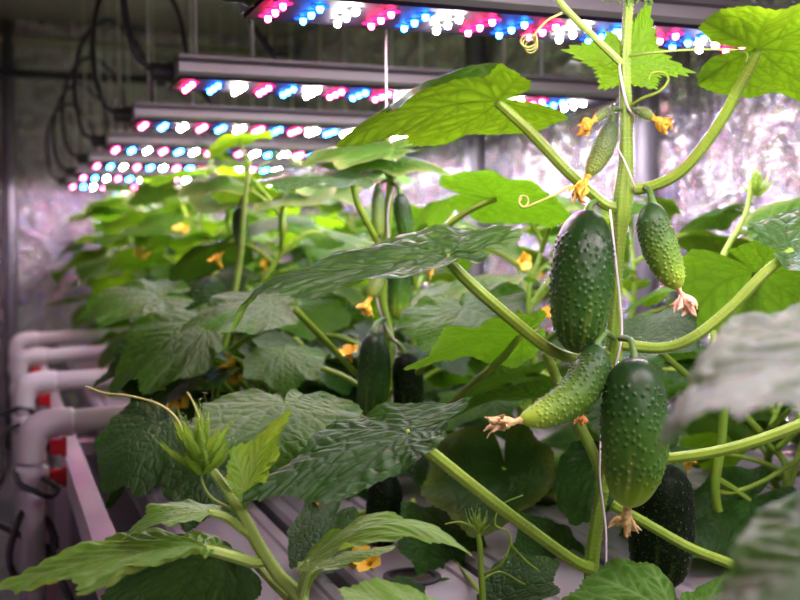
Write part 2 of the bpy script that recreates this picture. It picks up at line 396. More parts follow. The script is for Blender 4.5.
# low-detail leaves for the plants behind
def leaf_mesh(seed, na=72, nr=8, mat='leaf_far'):
    rg = np.random.default_rng(seed); U, f, rim, ph, vein, blis = leaf_flat(na, nr, OUT_STD, 22, 0.05, seed)
    u, v = U[:, 0], U[:, 1]; dr, fo, tw = rg.uniform(.15, .42), rg.uniform(-.25, .35), rg.uniform(-.25, .25)
    z = -dr*np.maximum(v, -0.1)**2+fo*np.abs(u)**1.5-0.25*u*u+tw*u*v+0.04*rim**3*np.sin(ph*5+rg.uniform(0, 6))+0.015*blis
    y = v*(1-0.12*v*v*dr)
    return MB().add(np.stack([u, y, z], 1), fix_winding(U, f), 0, dict(vein=vein, rim=rim), U+5+seed).mesh('leaf', [M[mat]])
def petiole_mesh(kind):
    P = [(0, 0, -0.004), (0, -.22, -.05+.03*kind), (0, -.55, -.22), (0, -.85, -.46-.08*kind)]
    v, f, n = tube(P, [.024, .028, .030, .034], 14, 8); return MB().add(v, f).mesh('petiole', [M['petiole']]), Vector(P[-1])
FARLEAF = [leaf_mesh(k) for k in range(8)]+[leaf_mesh(20+k, mat='leaf_bright') for k in range(2)]+[leaf_mesh(30+k, mat='leaf_dark') for k in range(4)]
MIDLEAF = [leaf_mesh(40+k, 180, 22, 'leaf') for k in range(5)]+[leaf_mesh(50+k, 180, 22, 'leaf_bright') for k in range(2)]
DARKMID = [leaf_mesh(60+k, 180, 22, 'leaf_dark') for k in range(4)]
PETS = [petiole_mesh(k) for k in range(3)]

def flower_mesh(seed, mat='petal'):
    rg = np.random.default_rng(seed); mb = MB()
    v, f, _ = tube([(0, 0, 0), (0, 0, .008), (0, 0, .014)], [.002, .0035, .005], 6, 8, cap=False); mb.add(v, f)
    for k in range(5):
        a = k*2*PI/5+rg.uniform(-.1, .1); ca, sa = math.cos(a), math.sin(a); g = []
        for i, (l, wd, z) in enumerate([(0.003, .004, .012), (.008, .007, .018), (.013, .0065, .021), (.017, .001, .021)]):
            for q in (-1, 0, 1): g.append((ca*l-sa*q*wd, sa*l+ca*q*wd, z+abs(q)*.001))
        mb.add(g, quads(4, 3, False))
    return mb.mesh('flower', [M[mat]])
FLOWERS = [flower_mesh(k) for k in range(3)]

def build_plant(seed, H, n, leaves, size=(.10, .15), nfl=2):
    """climbing cucumber plant: stem, leaves (> petiole), flowers"""
    rg = random.Random(seed); root = empty('cucumber_plant', (0, 0, 0))
    pts = [(0, 0, -0.01)]; k = 7
    for i in range(1, k+1): pts.append((rg.uniform(-.03, .03), rg.uniform(-.03, .03), H*i/k))
    C = spline(pts, 60); v, f, _ = tube(pts, np.linspace(.006, .003, k+1), 30, 8)
    MB().add(v, f).obj('stem', [M['stem']], root)
    az = rg.uniform(0, 6)
    for i in range(n):
        fr = 0.10+0.90*i/(n-1); node = Vector(C[min(59, int(fr*59))]); az += 2.4+rg.uniform(-.5, .5)
        s = rg.uniform(*size)*(1.0 if fr < .9 else .7); pm, pe = PETS[rg.randrange(3)]
        pitch = rg.uniform(-.45, .15)+(-.15 if fr < .5 else 0.05); roll = rg.uniform(-.35, .35)
        Rm = Euler((pitch, roll, az), 'XYZ').to_matrix()
        o = bpy.data.objects.new('leaf', rg.choice(leaves)); COL.objects.link(o); o.parent = root
        o.rotation_euler = (pitch, roll, az); o.scale = (s, s, s); o.location = node-Rm@(pe*s)
        p = bpy.data.objects.new('petiole', pm); COL.objects.link(p); p.parent = o
    for i in range(nfl):
        fr = rg.uniform(.3, .85); node = Vector(C[int(fr*59)]); a = rg.uniform(0, 6.28)
        o = bpy.data.objects.new('flower', rg.choice(FLOWERS)); COL.objects.link(o); o.parent = root
        o.location = node+Vector((math.cos(a)*.03, math.sin(a)*.03, .0)); o.rotation_euler = (rg.uniform(.6, 1.6), 0, a+PI/2); o.scale = (.75,)*3
        vs, fs, _ = tube([(0, 0, 0), (0, .0, -.012), (0, 0, -.03)], .0016, 6, 6)
        q = MB().add(vs, fs).obj('flower_stalk', [M['petiole']], o)
    return root
def copy_tree(o, parent=None):
    c = o.copy(); COL.objects.link(c)
    if parent is not None: c.parent = parent
    for ch in list(o.children): copy_tree(ch, c)
    return c

# ------------------------------------------------------------------ room
def crinkle(name, A, B, C3, nx, ny, amp, mat, fine=1.6):
    """panel from corner A along B-A and C-A"""
    A, B, C3 = map(np.array, (A, B, C3)); n = np.cross(B-A, C3-A).astype(float); n /= np.linalg.norm(n)
    s, t = np.meshgrid(np.linspace(0, 1, nx), np.linspace(0, 1, ny)); s, t = s.ravel(), t.ravel()
    P = A+np.outer(s, B-A)+np.outer(t, C3-A)
    from mathutils import noise
    h = np.array([noise.fractal(Vector(p)*4.0, 0.8, 2.1, 4)+(fine*noise.noise(Vector(p)*17.0) if fine else 0) for p in P]); P = P+n*(h*amp)[:, None]
    o = MB().add(P, quads(ny, nx, False)).obj(name, [mat]); o['kind'] = 'structure'; return o
X0, X1, Y0, Y1, ZC = -0.30, 1.36, -0.7, 5.25, 1.90
crinkle('wall_back', (X0, Y1, 0), (X1, Y1, 0), (X0, Y1, ZC), 110, 90, .014, M['mylar'])
crinkle('wall_right', (X1, Y1, 0), (X1, Y0, 0), (X1, Y1, ZC), 240, 80, .014, M['mylar'])
crinkle('wall_left', (X0, Y0, 0), (X0, Y1, 0), (X0, Y0, ZC), 120, 40, .014, M['mylar'])
crinkle('wall_front', (X1, Y0, 0), (X0, Y0, 0), (X1, Y0, ZC), 50, 40, .014, M['mylar'])
crinkle('ceiling', (X0, Y0, ZC), (X0, Y1, ZC), (X1, Y0, ZC), 120, 50, .010, M['tent'])
o = box(MB(), X0, X1, Y0, Y1, -0.05, 0).obj('floor', [M['floor']], smooth=False); o['kind'] = 'structure'
tn = 1
def pole(P, r, mat='pole'):
    global tn
    v, f, _ = tube(P, r, 6, 16); o = MB().add(v, f).obj('trim_%d' % tn, [M[mat]]); o['kind'] = 'structure'; tn += 1
def at_y(px, Y):   # ground point seen at pixel column px, at world Y
    u = (px-400)/F; d = Y/(fw[1]/math.cos(PITCH)*1.0+rt[1]*u); return d*(math.sin(YAW)+rt[0]*u)
for px, wd in ((645, .030), (476, .030)):
    u = (px-400)/F; d = (X1-.04)/(math.sin(YAW)+rt[0]*u); Y = d*(math.cos(YAW)+rt[1]*u)
    pole([(X1-.045, Y, 0), (X1-.045, Y, ZC-.02)], wd)
pole([(0.045, Y1-.06, 0), (0.045, Y1-.06, ZC-.02)], .028)
pole([(X0+.05, Y1-.06, 1.80), (X1-.05, Y1-.06, 1.80)], .022, 'beam')
pole([(X0+.05, Y1-.30, 1.62), (X1-.05, Y1-.30, 1.615)], .018, 'black')
pole([(X0+.05, 3.7, 1.80), (X1-.05, 3.7, 1.80)], .022, 'beam')
pole([(X0+.05, 2.5, 1.80), (X1-.05, 2.5, 1.80)], .022, 'beam')

# ------------------------------------------------------------------ lamps
ZL = CAMZ+0.267
LEDC = dict(pink=((1.0, .022, .13), (1.0, .02, .20)), blue=((.010, .16, 1.0), (.01, .10, 1.0)), white=((1.0, .97, .89), (.70, .75, .70)))
POWER = 1150.0
def led_mesh(c):
    core, ring = LEDC[c]; mb = MB()
    n = 14; th = np.arange(n)*2*PI/n
    def disc(r, z, mi):
        v = [(r*math.cos(t), r*math.sin(t), z) for t in th]+[(0, 0, z-.0006)]
        mb.add(v, [(n, (j+1) % n, j) for j in range(n)], mi)
    v = [(r*math.cos(t), r*math.sin(t), z) for r, z in ((.0036, -.0008), (.0110, 0)) for t in th]
    mb.add(v, [q[::-1] for q in quads(2, n)], 1)  # glowing coloured ring imitates the bloom around the die
    v = [(r*math.cos(t), r*math.sin(t), z) for r, z in ((.0014, -.0066), (.0027, -.0058), (.0033, -.0044), (.0036, -.0008)) for t in th]
    mb.add(v, [q[::-1] for q in quads(4, n)], 0); disc(.0014, -.0066, 0)
    return mb.mesh('led', [emit('led_%s_die' % c, core, dict(white=POWER, pink=330, blue=300)[c]), emit('led_%s_lens' % c, ring, 2.6 if c != 'white' else 0.3)])
LED = {c: led_mesh(c) for c in LEDC}
PAT = ['pink', 'blue', 'white', 'pink', 'blue', 'white', 'pink', 'blue', 'pink', 'white', 'blue', 'white']
ORD = ['first', 'second', 'third', 'fourth', 'fifth', 'sixth', 'seventh', 'eighth', 'ninth', 'tenth', 'eleventh', 'twelfth', 'thirteenth']
def make_bar():
    root = empty('led_grow_light', (0, 0, 0)); L, W = .78, .14
    mb = MB(); box(mb, 0, L, -W/2, W/2, .004, .030, 0, .006)
    for k in range(5): box(mb, 0.004, L-.004, -W/2+.02+k*.024, -W/2+.026+k*.024, .034, .040)
    mb.obj('housing', [M['housing']], root, smooth=False)
    box(MB(), .004, L-.004, -W/2+.006, W/2-.006, -.001, .004).obj('circuit_board', [M['board']], root, smooth=False)
    mb = MB(); v, f = lathe([(.0, -.035), (.013, -.035), (.015, -.028), (.015, -.01), (.018, -.004), (.018, .002), (0, .002)], 16, (0, 0, .018), 'x'); mb.add(v, f)
    mb.obj('plug', [M['black']], root)
    v, f, _ = tube([(-.03, 0, .02), (-.06, 0, .05), (-.075, .01, .16), (-.05, .03, .28), (.02, .04, .34), (.10, .03, .26), (.13, .02, .12), (.17, .0, .05)], .0055, 50, 8)
    MB().add(v, f).obj('power_cord', [M['black']], root)
    for x in (.04, .13, .58, .66):
        v, f, _ = tube([(x, (x*7 % .05)-.02, .034), (x+random.uniform(-.02, .02), 0, ZC-ZL)], .0024, 4, 6)
        MB().add(v, f).obj('hanging_wire', [M['wire']], root)
    for g in range(18):
        for j in range(3):
            o = bpy.data.objects.new('led', LED[PAT[g % 12]]); COL.objects.link(o); o.parent = root
            o.location = (.026+g*.0412+j*.0004, .036-j*.034, -.0014)
    return root
bar0 = make_bar()
NB = 9
for k in range(-1, 8):
    b = bar0 if k == -1 else copy_tree(bar0)
    b.location = (.265, 1.215+.6*(k-1), ZL)
    if k <= 0: lab = ['LED grow light just behind and above the camera, out of the picture', 'LED grow light right above the nearest vine, out of the picture'][k+1]
    else: lab = ['grey LED grow light bar across the top edge of the picture, nearest of the row', 'second LED grow light bar from the front, ending in a black plug at its left',
                 'third LED grow light bar from the front, below the second one', 'fourth LED grow light bar from the front, thin blurred line of dots',
                 'fifth LED grow light bar from the front, far above the leaves', 'sixth LED grow light bar from the front, second farthest from the camera',
                 'farthest LED grow light bar, lowest blurred line of dots by the back wall'][k-1]
    tag(b, lab, 'grow light', 'LED grow lights hanging in a row')

# ------------------------------------------------------------------ bench, channels, pipes
bench = empty('grow_bench', (.7, 2.6, 0)); tag(bench, 'long pale metal bench carrying the white growing channels', 'bench')
for x in (.120, 1.295):
    mb = MB(); box(mb, x-.016-.7, x+.016-.7, .1-2.6, 5.1-2.6, TRAY-.055, TRAY-.005); mb.obj('rail', [M['bench']], bench, smooth=False)
for y in (.12, 1.3, 2.5, 3.7, 5.06):
    mb = MB(); box(mb, .10-.7, 1.31-.7, y-.015-2.6, y+.015-2.6, TRAY-.085, TRAY-.055); mb.obj('crossbar', [M['bench']], bench, smooth=False)
    for x in (.120, 1.295):
        mb = MB(); box(mb, x-.015-.7, x+.015-.7, y-.015-2.6, y+.015-2.6, 0, TRAY-.085); mb.obj('leg', [M['bench']], bench, smooth=False)
CH = [.270+.155*k for k in range(7)]
chl = ['white growing channel nearest the aisle, leftmost on the bench', 'white growing channel second from the aisle, under the bushy left row', 'white growing channel third from the aisle',
       'white growing channel in the middle of the bench, under the middle row', 'white growing channel third from the silver wall', 'white growing channel second from the silver wall, under the wall row', 'white growing channel along the silver wall']
for x, lb in zip(CH, chl):
    t_ = empty('growing_channel', (x, 2.6, TRAY-.055)); tag(t_, lb, 'growing channel', 'white channels on the bench')
    mb = MB(); pr = [(-.070, 0), (-.070, .046), (-.064, .052), (-.050, .052), (-.047, .049), (-.043, .049), (-.040, .052), (.040, .052), (.043, .049), (.047, .049), (.050, .052), (.064, .052), (.070, .046), (.070, 0)]
    v = [(a, y, b+.003) for y in (-2.3, 2.3) for a, b in pr]; n = len(pr)
    mb.add(v, [tuple(range(n)), tuple(range(2*n-1, n-1, -1))]+[(i, n+i, n+(i+1) % n, (i+1) % n) for i in range(n)])
    mb.obj('trough', [M['channel']], t_, smooth=False)
    for y in (-2.3, 2.3):
        mb = MB(); box(mb, -.073, .073, y-.008, y+.008, .0, .058); mb.obj('end_cap', [M['channel']], t_, smooth=False)
def net_pot(x, y, lab):
    t_ = empty('net_pot', (x, y, TRAY)); tag(t_, lab, 'pot', 'net pots set in the channels')
    v, f = lathe([(.020, -.045), (.026, .0005), (.032, .0005), (.032, .003), (.026, .004), (.0235, .002), (.019, -.04)], 28); MB().add(v, f).obj('cup', [M['cup']], t_)
    rr = [(0, .0022)]+[(.024*k/5, .0022-.0012*(k/5)**2+random.uniform(-.0005, .0005)) for k in range(1, 6)]
    v, f = lathe(rr[::-1], 20); MB().add(v, f).obj('growing_medium', [M['soil']], t_)
PX = .045
pl = ['nearest of the white water pipes, with a bend at the left and two red valves', 'second nearest white water pipe, rising from behind the nearest one',
      'third white water pipe from the front, short and blurred at left', 'farthest white water pipe, against the silver wall']
for k, Y in enumerate((1.9, 2.5, 3.1, 3.7)):
    z = CAMZ-.283; t_ = empty('water_pipe', (PX, Y, 0)); tag(t_, pl[k], 'water pipe', 'white water pipes beside the bench')
    og = t_.location
    v, f, _ = tube([(PX+.035, Y, z), (.4, Y-.012, z+.012), (.62, Y-.02, z+.018)], .0195, 12, 24); MB().add(v, f).obj('feed_pipe', [M['pvc']], t_, og)
    v, f, _ = tube([(.62, Y-.02, z+.018), (.66, Y-.02, z+.012), (.672, Y-.02, z-.02), (.672, Y-.02, TRAY)], .0185, 16, 20); MB().add(v, f).obj('drop_pipe', [M['pvc']], t_, og)
    v, f, _ = tube([(PX, Y, z-.065), (PX, Y, z-.035), (PX+.008, Y, z-.010), (PX+.033, Y, z), (PX+.065, Y, z)], [.0235, .0235, .0245, .0235, .0235], 24, 24)
    mb = MB().add(v, f); mb.obj('elbow', [M['pvc']], t_, og)
    v, f, _ = tube([(PX, Y, z-.04), (PX, Y, 0.002)], .0185, 6, 24); MB().add(v, f).obj('riser', [M['pvc']], t_, og)
    v, f = lathe([(.0185, 0), (.026, 0), (.0265, .012), (.0265, .028), (.024, .034), (.0185, .034)], 24, (PX, Y, z-.105)); MB().add(v, f).obj('collar', [M['pvc']], t_, og)
    for q, dz in enumerate((-.040, -.090) if k == 0 else (-.040,)):
        vm = MB(); vv, ff = lathe([(0, .012), (.007, .012), (.007, .034), (0, .034)], 12, (PX, Y, z+dz), 'x'); vm.add(vv, ff)
        vo_ = vm.obj('valve', [M['black']], t_, og)
        hm = MB(); box(hm, PX+.028, PX+.050, Y-.012, Y+.012, z+dz-.012, z+dz+.012, 0, .004)
        box(hm, PX+.046, PX+.054, Y-.005, Y+.005, z+dz-.017, z+dz+.015)
        hm.obj('valve_handle', [M['red']], vo_, og, smooth=False)
def hose(pts, r, lab):
    v, f, _ = tube([at(*p) for p in pts], r, 70, 10); o = MB().add(v, f).obj('hose', [M['black']]); tag(o, lab, 'hose')
ring = [(31+21*math.cos(a)+3*math.sin(3*a), 548-38*math.sin(a), 1.80+.045*math.sin(a+1.0)) for a in np.linspace(0, 4*PI, 26)]
hose([(-12, 520, 1.84)]+ring+[(60, 575, 1.77), (75, 612, 1.76)], .0058, 'black hose coiled around the nearest white riser pipe')
hose([(14, 470, 1.82), (20, 484, 1.76), (32, 490, 1.75), (50, 496, 1.77), (58, 489, 1.79), (50, 482, 1.79), (42, 478, 1.79)], .005, 'short black hose looping under the red valve of the nearest pipe')
hose([(-10, 418, 2.4), (8, 412, 2.36), (22, 408, 2.36), (34, 414, 2.37), (20, 424, 2.36), (2, 436, 2.3), (4, 470, 2.2), (-8, 500, 2.2)], .005, 'black hose wound over the bend of the second white pipe')

# ------------------------------------------------------------------ cucumbers
def interp(x, xs, ys): return np.interp(x, xs, ys)
def cucumber(pts, R, mat, label, nw=150, wamp=.0011, wsig=.0014, warts=(.18, .93), N=150, K=170, taper=(1, 1), pw=(3.2, 2.2), spines=0,
             stalk=None, stalk_r=.0028, wither=None, wmat='wither', seed=0, group=None, name='cucumber', cat='cucumber', crook=0, spine_len=.0012, world=False):
    rg = np.random.default_rng(seed); P = [np.asarray(p, float) if world else at(*p) for p in pts]
    C = spline(P, K); T, Nn, B = frames(C); t = np.linspace(0, 1, K)
    # crowd the samples near the ends for round caps
    tt = 0.5-0.5*np.cos(PI*t); tt = 0.5*tt+0.5*t; C = np.stack([np.interp(tt, t, C[:, i]) for i in range(3)], 1); T, Nn, B = frames(C)
    r = R*np.maximum(1-np.abs(2*tt-1)**pw[0], 0)**(1/pw[1])*np.interp(tt, [0, .5, 1], [taper[0], 1, taper[1]])
    th = np.arange(N)*2*PI/N; L = np.linalg.norm(np.diff(C, axis=0), axis=1).sum()
    rr = r[:, None]*(1+0.014*np.cos(3*th+1)[None]+0.010*np.cos(5*th+seed)[None]*np.sin(tt*3)[:, None]+.012*np.sin(tt*9+seed)[:, None])
    W = np.zeros((K, N)); pos = []
    tries = 0; dmin = math.sqrt(2*PI*R*L*(warts[1]-warts[0])/max(nw, 1))*0.62
    while len(pos) < nw and tries < nw*40:
        tries += 1; a, b = rg.uniform(*warts), rg.uniform(0, 2*PI); ra = np.interp(a, tt, r)
        if all(((a-c)*L)**2+((min(abs(b-d), 2*PI-abs(b-d)))*ra)**2 > dmin**2 for c, d in pos): pos.append((a, b))
    for a, b in pos:
        ra = np.interp(a, tt, r); db = np.abs(th-b); db = np.minimum(db, 2*PI-db); i0, i1 = np.searchsorted(tt, [a-4*wsig/L, a+4*wsig/L])
        if i1 <= i0: continue
        s = wsig*rg.uniform(.75, 1.25); g = np.exp(-((((tt[i0:i1]-a)*L)**2)[:, None]+((db*ra)**2)[None])/(s*s))
        W[i0:i1] = np.maximum(W[i0:i1], g)
    D = Nn[:, None]*np.cos(th)[None, :, None]+B[:, None]*np.sin(th)[None, :, None]
    V = C[:, None]+D*(rr+wamp*W)[:, :, None]
    root = empty(name, P[0]); tag(root, label, cat, group); org = root.location
    mb = MB(); mb.add(V.reshape(-1, 3), quads(K, N), 0, dict(t=np.repeat(tt, N), wart=W.ravel()), np.stack([np.tile(th/(2*PI), K)+1, np.repeat(tt, N)+1], 1))
    for a, b in (pos[:int(spines)] if spines else []):
        c = np.array([np.interp(a, tt, C[:, i]) for i in range(3)]); k = int(np.interp(a, tt, np.arange(K)))
        d = Nn[k]*math.cos(b)+B[k]*math.sin(b); p = c+d*(np.interp(a, tt, r)+wamp*.7); d2 = d+rg.normal(0, .2, 3); x = T[k]; y = np.cross(d, x)
        mb.add([p+.00022*(x*math.cos(q)+y*math.sin(q)) for q in (0, 2.1, 4.2)]+[p+d2*spine_len], [(0, 1, 3), (1, 2, 3), (2, 0, 3)], 1)
    mb.obj('fruit', [M[mat], M['hair']], root, org)
    if stalk:
        sp = [C[0]+T[0]*R*.10, C[0]-T[0]*.004]+[(np.asarray(q, float) if world else at(*q)) for q in stalk]
        v, f, nn = tube(sp, [stalk_r*1.6, stalk_r*1.15]+[stalk_r]*(len(sp)-2), 26, 14, 5, .08)
        MB().add(v, f).obj('stalk', [M['stalk']], root, org)
    if wither:
        fl = flower_dry(C[-1], T[-1], wither, seed); fl.obj('withered_flower', [M[wmat]], root, org)
    return root
def flower_dry(p, d, size, seed, n=9, droop=0.5):
    rg = np.random.default_rng(seed+99); mb = MB(); L, rad = size; d = d/np.linalg.norm(d)
    a = np.cross(d, [.2, .9, .3]); a /= np.linalg.norm(a); b = np.cross(d, a)
    v, f, _ = tube([p-d*.002, p+d*L*.2, p+d*L*.5, p+d*L*.7], [rad*.35, rad*.30, rad*.55, rad*.25], 14, 14, 5, .25, lump=.25); v = v+rg.normal(0, rad*.05, v.shape); mb.add(v, f)
    for k in range(n):
        t0 = rg.uniform(.15, .5); an = 2*PI*k/n+rg.uniform(-.3, .3); o = a*math.cos(an)+b*math.sin(an)
        pts = [p+d*L*t0+o*rad*.2]; q = pts[0]; dd = d+o*rg.uniform(.1, .5)
        for i in range(3):
            dd = dd+rg.normal(0, .45, 3)+np.array([0, 0, -droop*.3]); dd /= np.linalg.norm(dd); q = q+dd*L*.24*(1-t0*.4); pts.append(q)
        C = spline(pts, 9); T, Nn, B = frames(C); wd = rad*rg.uniform(.25, .5)*np.sin(np.linspace(.5, 2.9, 9)); tw = np.linspace(0, rg.uniform(-3, 3), 9)
        side = Nn*np.cos(tw)[:, None]+B*np.sin(tw)[:, None]; up = np.cross(T, side)
        G = np.stack([C-side*wd[:, None]+up*wd[:, None]*.5, C-up*.0004, C+side*wd[:, None]+up*wd[:, None]*.5, C+up*.0006], 1)
        mb.add(G.reshape(-1, 3), quads(9, 4))
    return mb

CG = 'ripe cucumbers on the nearest vine'
cucumber([(588, 213, .985), (583, 262, .965), (580, 310, .962), (577, 353, .968)], .0272, 'cuke', 'large dark green cucumber at upper left of the thick stem, hanging straight down', 300, .0013, .0012, (.24, .93), 230, 260, (.93, .86),
         stalk=[(590, 205, .99), (600, 200, 1.0), (614, 205, 1.01)], seed=1, group=CG, spines=90, spine_len=.0009)
cucumber([(634, 358, .935), (634, 405, .925), (634, 455, .925), (628, 506, .935)], .0280, 'cuke_light', 'large cucumber in front, with pale green streaks at its lower end and a withered flower', 270, .0014, .0013, (.20, .82), 240, 260, (.96, .84),
         stalk=[(633, 350, .94), (630, 340, .95), (620, 338, .98)], wither=(.028, .0105), seed=2, group=CG, spines=90, spine_len=.0010)
cucumber([(652, 203, .98), (654, 228, .975), (664, 258, .972), (679, 289, .97)], .0152, 'cuke_young', 'medium warty cucumber hanging right of the stem with a pink withered flower', 260, .0011, .0010, (.22, .93), 170, 220, (1.0, .80),
         pw=(3.4, 2.0), stalk=[(651, 197, .985), (649, 190, .99), (643, 187, 1.0)], wither=(.028, .0075), wmat='wither_pink', seed=3, spines=260, spine_len=.0012)
cucumber([(597, 346, .945), (592, 368, .935), (575, 395, .925), (548, 412, .915), (520, 420, .905)], .0160, 'cuke_young', 'curved young cucumber bending to the left with a dry tan flower at its tip', 280, .0010, .0010, (.14, .90), 170, 240, (1.08, .62),
         pw=(3.6, 2.1), stalk=[(600, 340, .95), (606, 333, .965), (614, 338, .99)], wither=(.032, .0072), seed=4, spines=280, spine_len=.0010)
cucumber([(612, 121, .985), (608, 135, .982), (600, 155, .98), (588, 176, .978)], .0098, 'cuke_baby', 'small bumpy young cucumber high on the vine with an orange withered flower', 300, .0006, .0008, (.10, .95), 120, 170, (.85, .70),
         stalk=[(612, 116, .99), (614, 110, .995), (622, 110, 1.0)], stalk_r=.0018, wither=(.028, .0078), wmat='petal', seed=5, spines=200, spine_len=.0007)
cucumber([(612, 110, .99), (604, 114, .988), (595, 120, .985)], .0040, 'cuke_baby', 'tiny bristly fruit with a yellow flower pointing left near the vine top', 60, .0003, .0006, (.1, .95), 50, 50, (.9, .9),
         stalk=[(618, 108, .998)], stalk_r=.0014, wither=(.020, .0072), wmat='petal', seed=6, spines=120, spine_len=.0026)
cucumber([(634, 110, .99), (645, 114, .985), (653, 118, .985)], .0046, 'cuke_baby', 'tiny bristly fruit with an orange flower pointing right near the vine top', 70, .0003, .0006, (.1, .95), 50, 50, (.9, .9),
         stalk=[(628, 108, .998)], stalk_r=.0014, wither=(.020, .0075), wmat='petal', seed=7, spines=140, spine_len=.0026)
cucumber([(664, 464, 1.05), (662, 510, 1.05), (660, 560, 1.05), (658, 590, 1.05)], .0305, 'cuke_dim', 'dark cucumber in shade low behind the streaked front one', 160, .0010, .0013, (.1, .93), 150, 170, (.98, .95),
         stalk=[(658, 458, 1.05), (640, 440, 1.04), (618, 430, 1.03)], seed=8, group=CG, spines=160)

# ------------------------------------------------------------------ the nearest vine
base = at(592, 640, 1.03); base[2] = TRAY
vine = empty('cucumber_plant', base); tag(vine, 'nearest cucumber vine, thick stem climbing a twine on the right with large cucumbers', 'cucumber plant'); vo = vine.location
sp = [base-[0, 0, .012]]+[at(*p) for p in ((591, 600, 1.02), (592, 560, 1.015), (598, 515, 1.01), (606, 470, 1.005), (611, 420, 1.0), (614, 350, 1.0), (617, 290, 1.0), (620, 240, 1.0), (623, 200, 1.0), (626, 160, 1.0), (626, 110, 1.0), (625, 60, 1.0), (628, 10, 1.0), (631, -40, 1.0), (626, -110, 1.0))]
sr = [.0060, .0060, .0060, .0056, .0050, .0046, .0072, .0042, .0048, .0080, .0058, .0050, .0044, .0040, .0035, .003]
v, f, nn = tube(sp, sr, 170, 26, 6, .12, lump=.03); mb = MB().add(v, f); hairs(mb, v[:170*26], nn[:170*26], 3800, .0017, .00012, 1)
mb.obj('stem', [M['stem'], M['hair']], vine, vo)
def branch(pts, r, parent, org, name='petiole', mat='petiole', n=40, hair=0, seg=12, ribs=5, amp=.09):
    v, f, nn = tube([at(*p) for p in pts], r, n, seg, ribs, amp); mb = MB().add(v, f)
    if hair: hairs(mb, v, nn, hair, .0015, .00012, 1)
    return mb.obj(name, [M[mat], M['hair']], parent, org)
# knobs where the leaf stalks leave
hero_leaf(dict(B=(497, 101, .98), T=(336, 150, .965), N=(362, 132, .965), M=(418, 114, .975), R1=(418, 147, 1.05), R2=(492, 136, 1.06), R3=(569, 119, 1.00), L3=(521, 76, .945),
               L2=(488, 74, .895), l2=(474, 64, .925), L1=(398, 110, .895), l1=(406, 92, .925)), vine, 'leaf_glow', seed=1, pet=[(530, 132, .985), (568, 172, .99), (603, 203, 1.0), (618, 208, 1.0)], pr=.0047, hair=500, tamp=.045,
          label='broad backlit leaf glowing yellow green, spread at the upper middle', wave=.012)
hero_leaf(dict(B=(445, 256, .93), T=(236, 326, .885), N=(258, 284, .895), M=(345, 270, .915), R1=(350, 253, .945), R2=(452, 228, .965), R3=(521, 235, .945), L3=(482, 260, .912),
               L2=(425, 272, .885), L1=(300, 303, .875), r1=(385, 248, .935)), vine, 'leaf_sheen', seed=2, pet=[(470, 283, .945), (510, 318, .965), (548, 348, .985), (575, 358, .99), (610, 352, 1.0)], pr=.0049, hair=500, bl=.012,
          label='long silvery leaf with a hooked drooping tip, across the middle', wave=.014)
hero_leaf(dict(B=(405, 432, .93), T=(244, 503, .85), M=(325, 457, .895), R1=(320, 432, .945), R2=(392, 407, .965), R3=(467, 404, .965), L3=(447, 430, .915), L2=(420, 464, .885), L1=(322, 508, .855)),
          vine, 'leaf_dark', seed=3, pet=[(430, 452, .94), (480, 492, .96), (530, 530, .985), (575, 562, 1.0), (592, 568, 1.01)], pr=.0050, hair=400, bl=.012, label='dark quilted leaf with a purple sheen, lower middle')
hero_leaf(dict(B=(758, 49, .95), T=(915, 80, .95), M=(835, 60, .95), R3=(704, 19, .905), R2=(775, 9, .86), R1=(855, 2, .86), L3=(696, 84, .985), L2=(752, 96, 1.03), L1=(838, 108, 1.04), r2=(770, 20, .90)),
          vine, 'leaf_glow', seed=4, pet=[(742, 82, .96), (715, 130, .975), (680, 172, .99), (645, 188, 1.0), (625, 187, 1.0)], pr=.0047, hair=500, tamp=.045, label='backlit leaf with a deep notch at the top right corner', wave=.012)
hero_leaf({'B': (626, 60, 1.02), 'T': (657, 91, 1.02), (.76, .55): (599, 90, 1.015), (-.76, .55): (693, 72, 1.02), (.80, -.26): (565, 50, 1.01), (-.80, -.26): (649, 4, 1.03), (.18, -.46): (609, 28, 1.03), (-.18, -.4): (628, 22, 1.03)},
          vine, 'leaf_glow', 300, 36, OUT_STAR, 56, .15, 5, .02, .012, label='small star shaped young leaf behind the stem top', pet=[(624, 66, 1.01), (624, 76, 1.0)], pr=.0022)
hero_leaf(dict(B=(792, 250, 1.0), T=(905, 232, 1.0), M=(845, 238, 1.0), L3=(747, 229, 1.03), L2=(795, 211, 1.07), L1=(858, 208, 1.06), R3=(783, 266, .98), R2=(815, 268, .94), R1=(870, 262, .93)),
          vine, 'leaf_sheen', seed=6, pet=[(765, 273, .995), (728, 310, .995), (692, 338, .995), (660, 348, .998), (618, 344, 1.0)], pr=.0046, hair=400, label='pale leaf cut off by the right edge, on a long curved stalk')
hero_leaf(dict(B=(860, 395, .96), T=(960, 440, .9), M=(910, 415, .93), L3=(835, 380, 1.0), R3=(850, 420, .9), L1=(930, 380, 1.0), R1=(900, 450, .88)),
          vine, 'leaf', 120, 16, seed=7, pet=[(800, 425, .97), (740, 446, .98), (690, 456, .99), (655, 458, 1.0), (615, 450, 1.0)], pr=.0047, hair=200)
hero_leaf(dict(B=(790, 590, .97), T=(900, 660, .9), M=(850, 620, .93), L3=(790, 560, 1.0), R3=(770, 620, .93), L1=(890, 590, .98), R1=(840, 680, .88)),
          vine, 'leaf', 120, 16, seed=8, pet=[(735, 566, .97), (690, 548, .98), (640, 520, .99), (612, 505, 1.0)], pr=.0042, hair=200)
